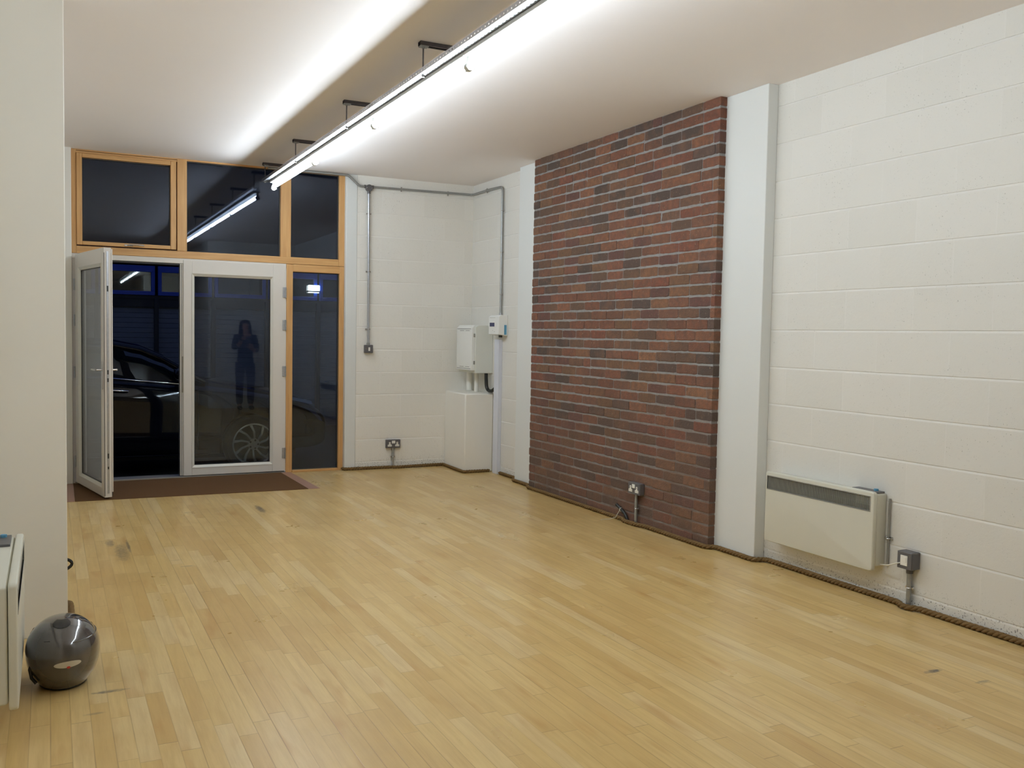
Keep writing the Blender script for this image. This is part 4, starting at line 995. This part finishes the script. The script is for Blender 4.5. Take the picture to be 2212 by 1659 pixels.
            sp.add([q8[0], q8[1], mid[0], mid[1], q8[4], q8[5], mid[2], mid[3]], [(0,1,2,3),(4,7,6,5),(0,3,7,4),(1,5,6,2)])
            sp.add([mid[1], mid[0], q8[2], q8[3], mid[3], mid[2], q8[6], q8[7]], [(0,1,2,3),(4,7,6,5),(0,3,7,4),(1,5,6,2)])
        sp.build('spokes', M['alloy'], ro)
        hb = MB().cyl((ax, yo-sg*0.03, wz), (ax, yo+sg*0.004, wz), 0.068, 0.060, n=24).build('wheel_hub', M['alloy'], ro, smooth=40)
        bl = MB()
        for k in range(5):
            a = 2*PI*k/5; bl.cyl((ax+0.045*math.cos(a), yo, wz+0.045*math.sin(a)), (ax+0.045*math.cos(a), yo+sg*0.0052, wz+0.045*math.sin(a)), 0.011, n=10)
        bl.build('wheel_bolts', M['dark'], hb)
    for ax in (X0, X0-2.74):
        wheel(ax, YN_+0.105, -1); wheel(ax, 2*YC-YN_-0.105, 1)
    # dark underside between the wheels so nothing shows through the arches
    MB().box(-1.3, 2.5, YC-0.60, YC+0.60, -0.03, 0.30).build('underbody', M['dark'], o)
car()

# ------------------------------------------------------------------ the person seen only as a reflection in the door glass
def person():
    px, py = 3.02, 1.52
    o = root('person', 'person with long brown hair in a dark coat holding up a phone', 'person', (px, py, 0))
    def skin_obj(name, verts, edges, radii, mat, rootv=0, lv=2):
        me = bpy.data.meshes.new(name); me.from_pydata(verts, edges, []); ob = bpy.data.objects.new(name, me); C.objects.link(ob); ob.parent = o
        LOC[ob.name] = LOC[o.name]
        sk = ob.modifiers.new('skin', 'SKIN'); sk.use_smooth_shade = True
        for i, r_ in enumerate(radii):
            sv = me.skin_vertices[0].data[i]; sv.radius = r_ if isinstance(r_, tuple) else (r_, r_); sv.use_root = (i == rootv)
        s_ = ob.modifiers.new('sub', 'SUBSURF'); s_.levels = lv; s_.render_levels = lv
        me.materials.append(mat); return ob
    V, E, Rr = [], [], []
    def chain(pts, start=None):
        prev = start
        for p, r_ in pts:
            V.append(p); Rr.append(r_); i = len(V)-1
            if prev is not None: E.append((prev, i))
            prev = i
        return prev
    pel = chain([((0, 0, 0.84), (0.125, 0.095))])
    waist = chain([((0, 0.0, 0.98), (0.105, 0.080))], pel); chest = chain([((0, 0.0, 1.15), (0.125, 0.090)), ((0, 0.0, 1.26), (0.110, 0.075))], waist)
    neck = chain([((0, 0.005, 1.325), 0.048), ((0, 0.015, 1.375), 0.045)], chest)
    chain([((0, 0.02, 1.435), (0.070, 0.085)), ((0, 0.018, 1.50), (0.062, 0.075))], neck)
    sh_i = chest
    handL = chain([((-0.145, 0, 1.255), 0.048), ((-0.20, 0.02, 1.06), 0.040), ((-0.14, 0.21, 1.13), 0.032), ((-0.11, 0.29, 1.20), 0.022)], sh_i)
    handR = chain([((0.145, 0, 1.255), 0.048), ((0.20, 0.01, 1.03), 0.040), ((0.10, 0.17, 1.04), 0.032), ((0.02, 0.25, 1.08), 0.022)], sh_i)
    for sg in (-1, 1):
        chain([((sg*0.085, 0.0, 0.76), 0.088), ((sg*0.095, 0.01, 0.46), 0.058), ((sg*0.095, -0.01, 0.30), 0.052), ((sg*0.095, -0.01, 0.085), 0.036), ((sg*0.10, 0.075, 0.035), 0.032), ((sg*0.10, 0.14, 0.028), 0.026)], pel)
    skin_obj('body', V, E, Rr, M['skin'], 0)
    # clothing as skins a little larger
    def sub(name, chains, mat):
        V2, E2, R2 = [], [], []
        for ch_, st_ in chains:
            prev = st_
            for p, r_ in ch_:
                V2.append(p); R2.append(r_); i = len(V2)-1
                if prev is not None: E2.append((prev, i))
                prev = i
        return skin_obj(name, V2, E2, R2, mat, 0)
    sub('coat', [([((0, 0, 0.70), (0.165, 0.130)), ((0, 0, 0.98), (0.130, 0.100)), ((0, 0, 1.15), (0.145, 0.108)), ((0, 0, 1.28), (0.112, 0.080))], None),
                 ([((-0.15, 0, 1.262), 0.058), ((-0.20, 0.02, 1.06), 0.052), ((-0.145, 0.19, 1.12), 0.042)], 3),
                 ([((0.15, 0, 1.262), 0.058), ((0.20, 0.01, 1.03), 0.052), ((0.11, 0.15, 1.04), 0.042)], 3)], M['top'])
    sub('trousers', [([((0, 0, 0.84), (0.135, 0.105))], None)] + [([((s_*0.088, 0.0, 0.75), 0.098), ((s_*0.095, 0.01, 0.46), 0.070), ((s_*0.095, -0.01, 0.26), 0.066), ((s_*0.095, -0.01, 0.08), 0.060)], 0) for s_ in (-1, 1)], M['jeans'])
    for s_ in (-1, 1):
        sub('shoe', [([((s_*0.098, -0.03, 0.038), 0.040), ((s_*0.100, 0.06, 0.036), 0.042), ((s_*0.102, 0.14, 0.030), 0.034)], None)], M['shoe'])
    # hair: cap and long fall over the shoulders
    hm = MB()
    def hp(i, j):
        a = 2*PI*i/28; t = j/14
        if t < 0.5:
            ph = t*PI; r_ = math.sin(ph)*0.098; z = 1.462+0.095*math.cos(ph)
        else:
            q_ = (t-0.5)*2; r_ = 0.098+0.028*q_; z = 1.462-0.30*q_
        fx = math.cos(a)*r_; fy = math.sin(a)*r_*1.05
        if fy > 0 and t > 0.33: fy = min(fy, 0.045)-0.0; 
        return (px+fx, py+fy-0.01+0.0*t, z)
    hm.grid(hp, 28, 15, close_u=True); hm.build('hair', M['hair'], o, smooth=60)
    # face details
    fc = MB().lathe([(0.0, 0.0), (0.010, 0.004), (0.012, 0.016), (0.006, 0.030), (0.0, 0.034)], (px, py+0.098, 1.425), 2, 10).build('nose', M['skin'], o, smooth=60)
    for s_ in (-1, 1): MB().lathe([(0.0, -0.007), (0.008, 0.0), (0.0, 0.007)], (px+s_*0.030, py+0.088, 1.468), 1, 10).build('eye', M['dark'], o, smooth=60)
    MB().box(px-0.022, px+0.022, py+0.088, py+0.098, 1.397, 1.404).build('mouth', M['red'], o, bevel=0.002)
    # hands with five fingers each
    for s_, (hx, hy, hz_) in ((-1, (-0.11, 0.29, 1.20)), (1, (0.02, 0.25, 1.08))):
        for k in range(5):
            u = (k-1.5)*0.017; ln = (0.045, 0.072, 0.078, 0.072, 0.058)[k]
            if k == 0:
                pts = [((hx-s_*0.018, hy+0.01, hz_), 0.011), ((hx-s_*0.035, hy+0.03, hz_+0.012), 0.009), ((hx-s_*0.032, hy+0.05, hz_+0.028), 0.008)]
            else:
                pts = [((hx+u, hy+0.012, hz_+0.006), 0.010), ((hx+u*1.15, hy+0.012+ln*0.5, hz_+0.022), 0.0085), ((hx+u*1.1, hy+0.012+ln*0.62, hz_+0.022+ln*0.35), 0.0075), ((hx+u, hy+0.012+ln*0.5, hz_+0.022+ln*0.6), 0.0068)]
            sub('finger', [(pts, None)], M['skin'])
    return px, py
ppx, ppy = person()
ph = tag(MB().box(ppx-0.155, ppx-0.085, ppy+0.318, ppy+0.327, 1.19, 1.335).build('phone', M['rubber'], origin=(ppx-0.12, ppy+0.32, 1.19), bevel=0.003), 'black phone held up by the person in the door reflection', 'phone')
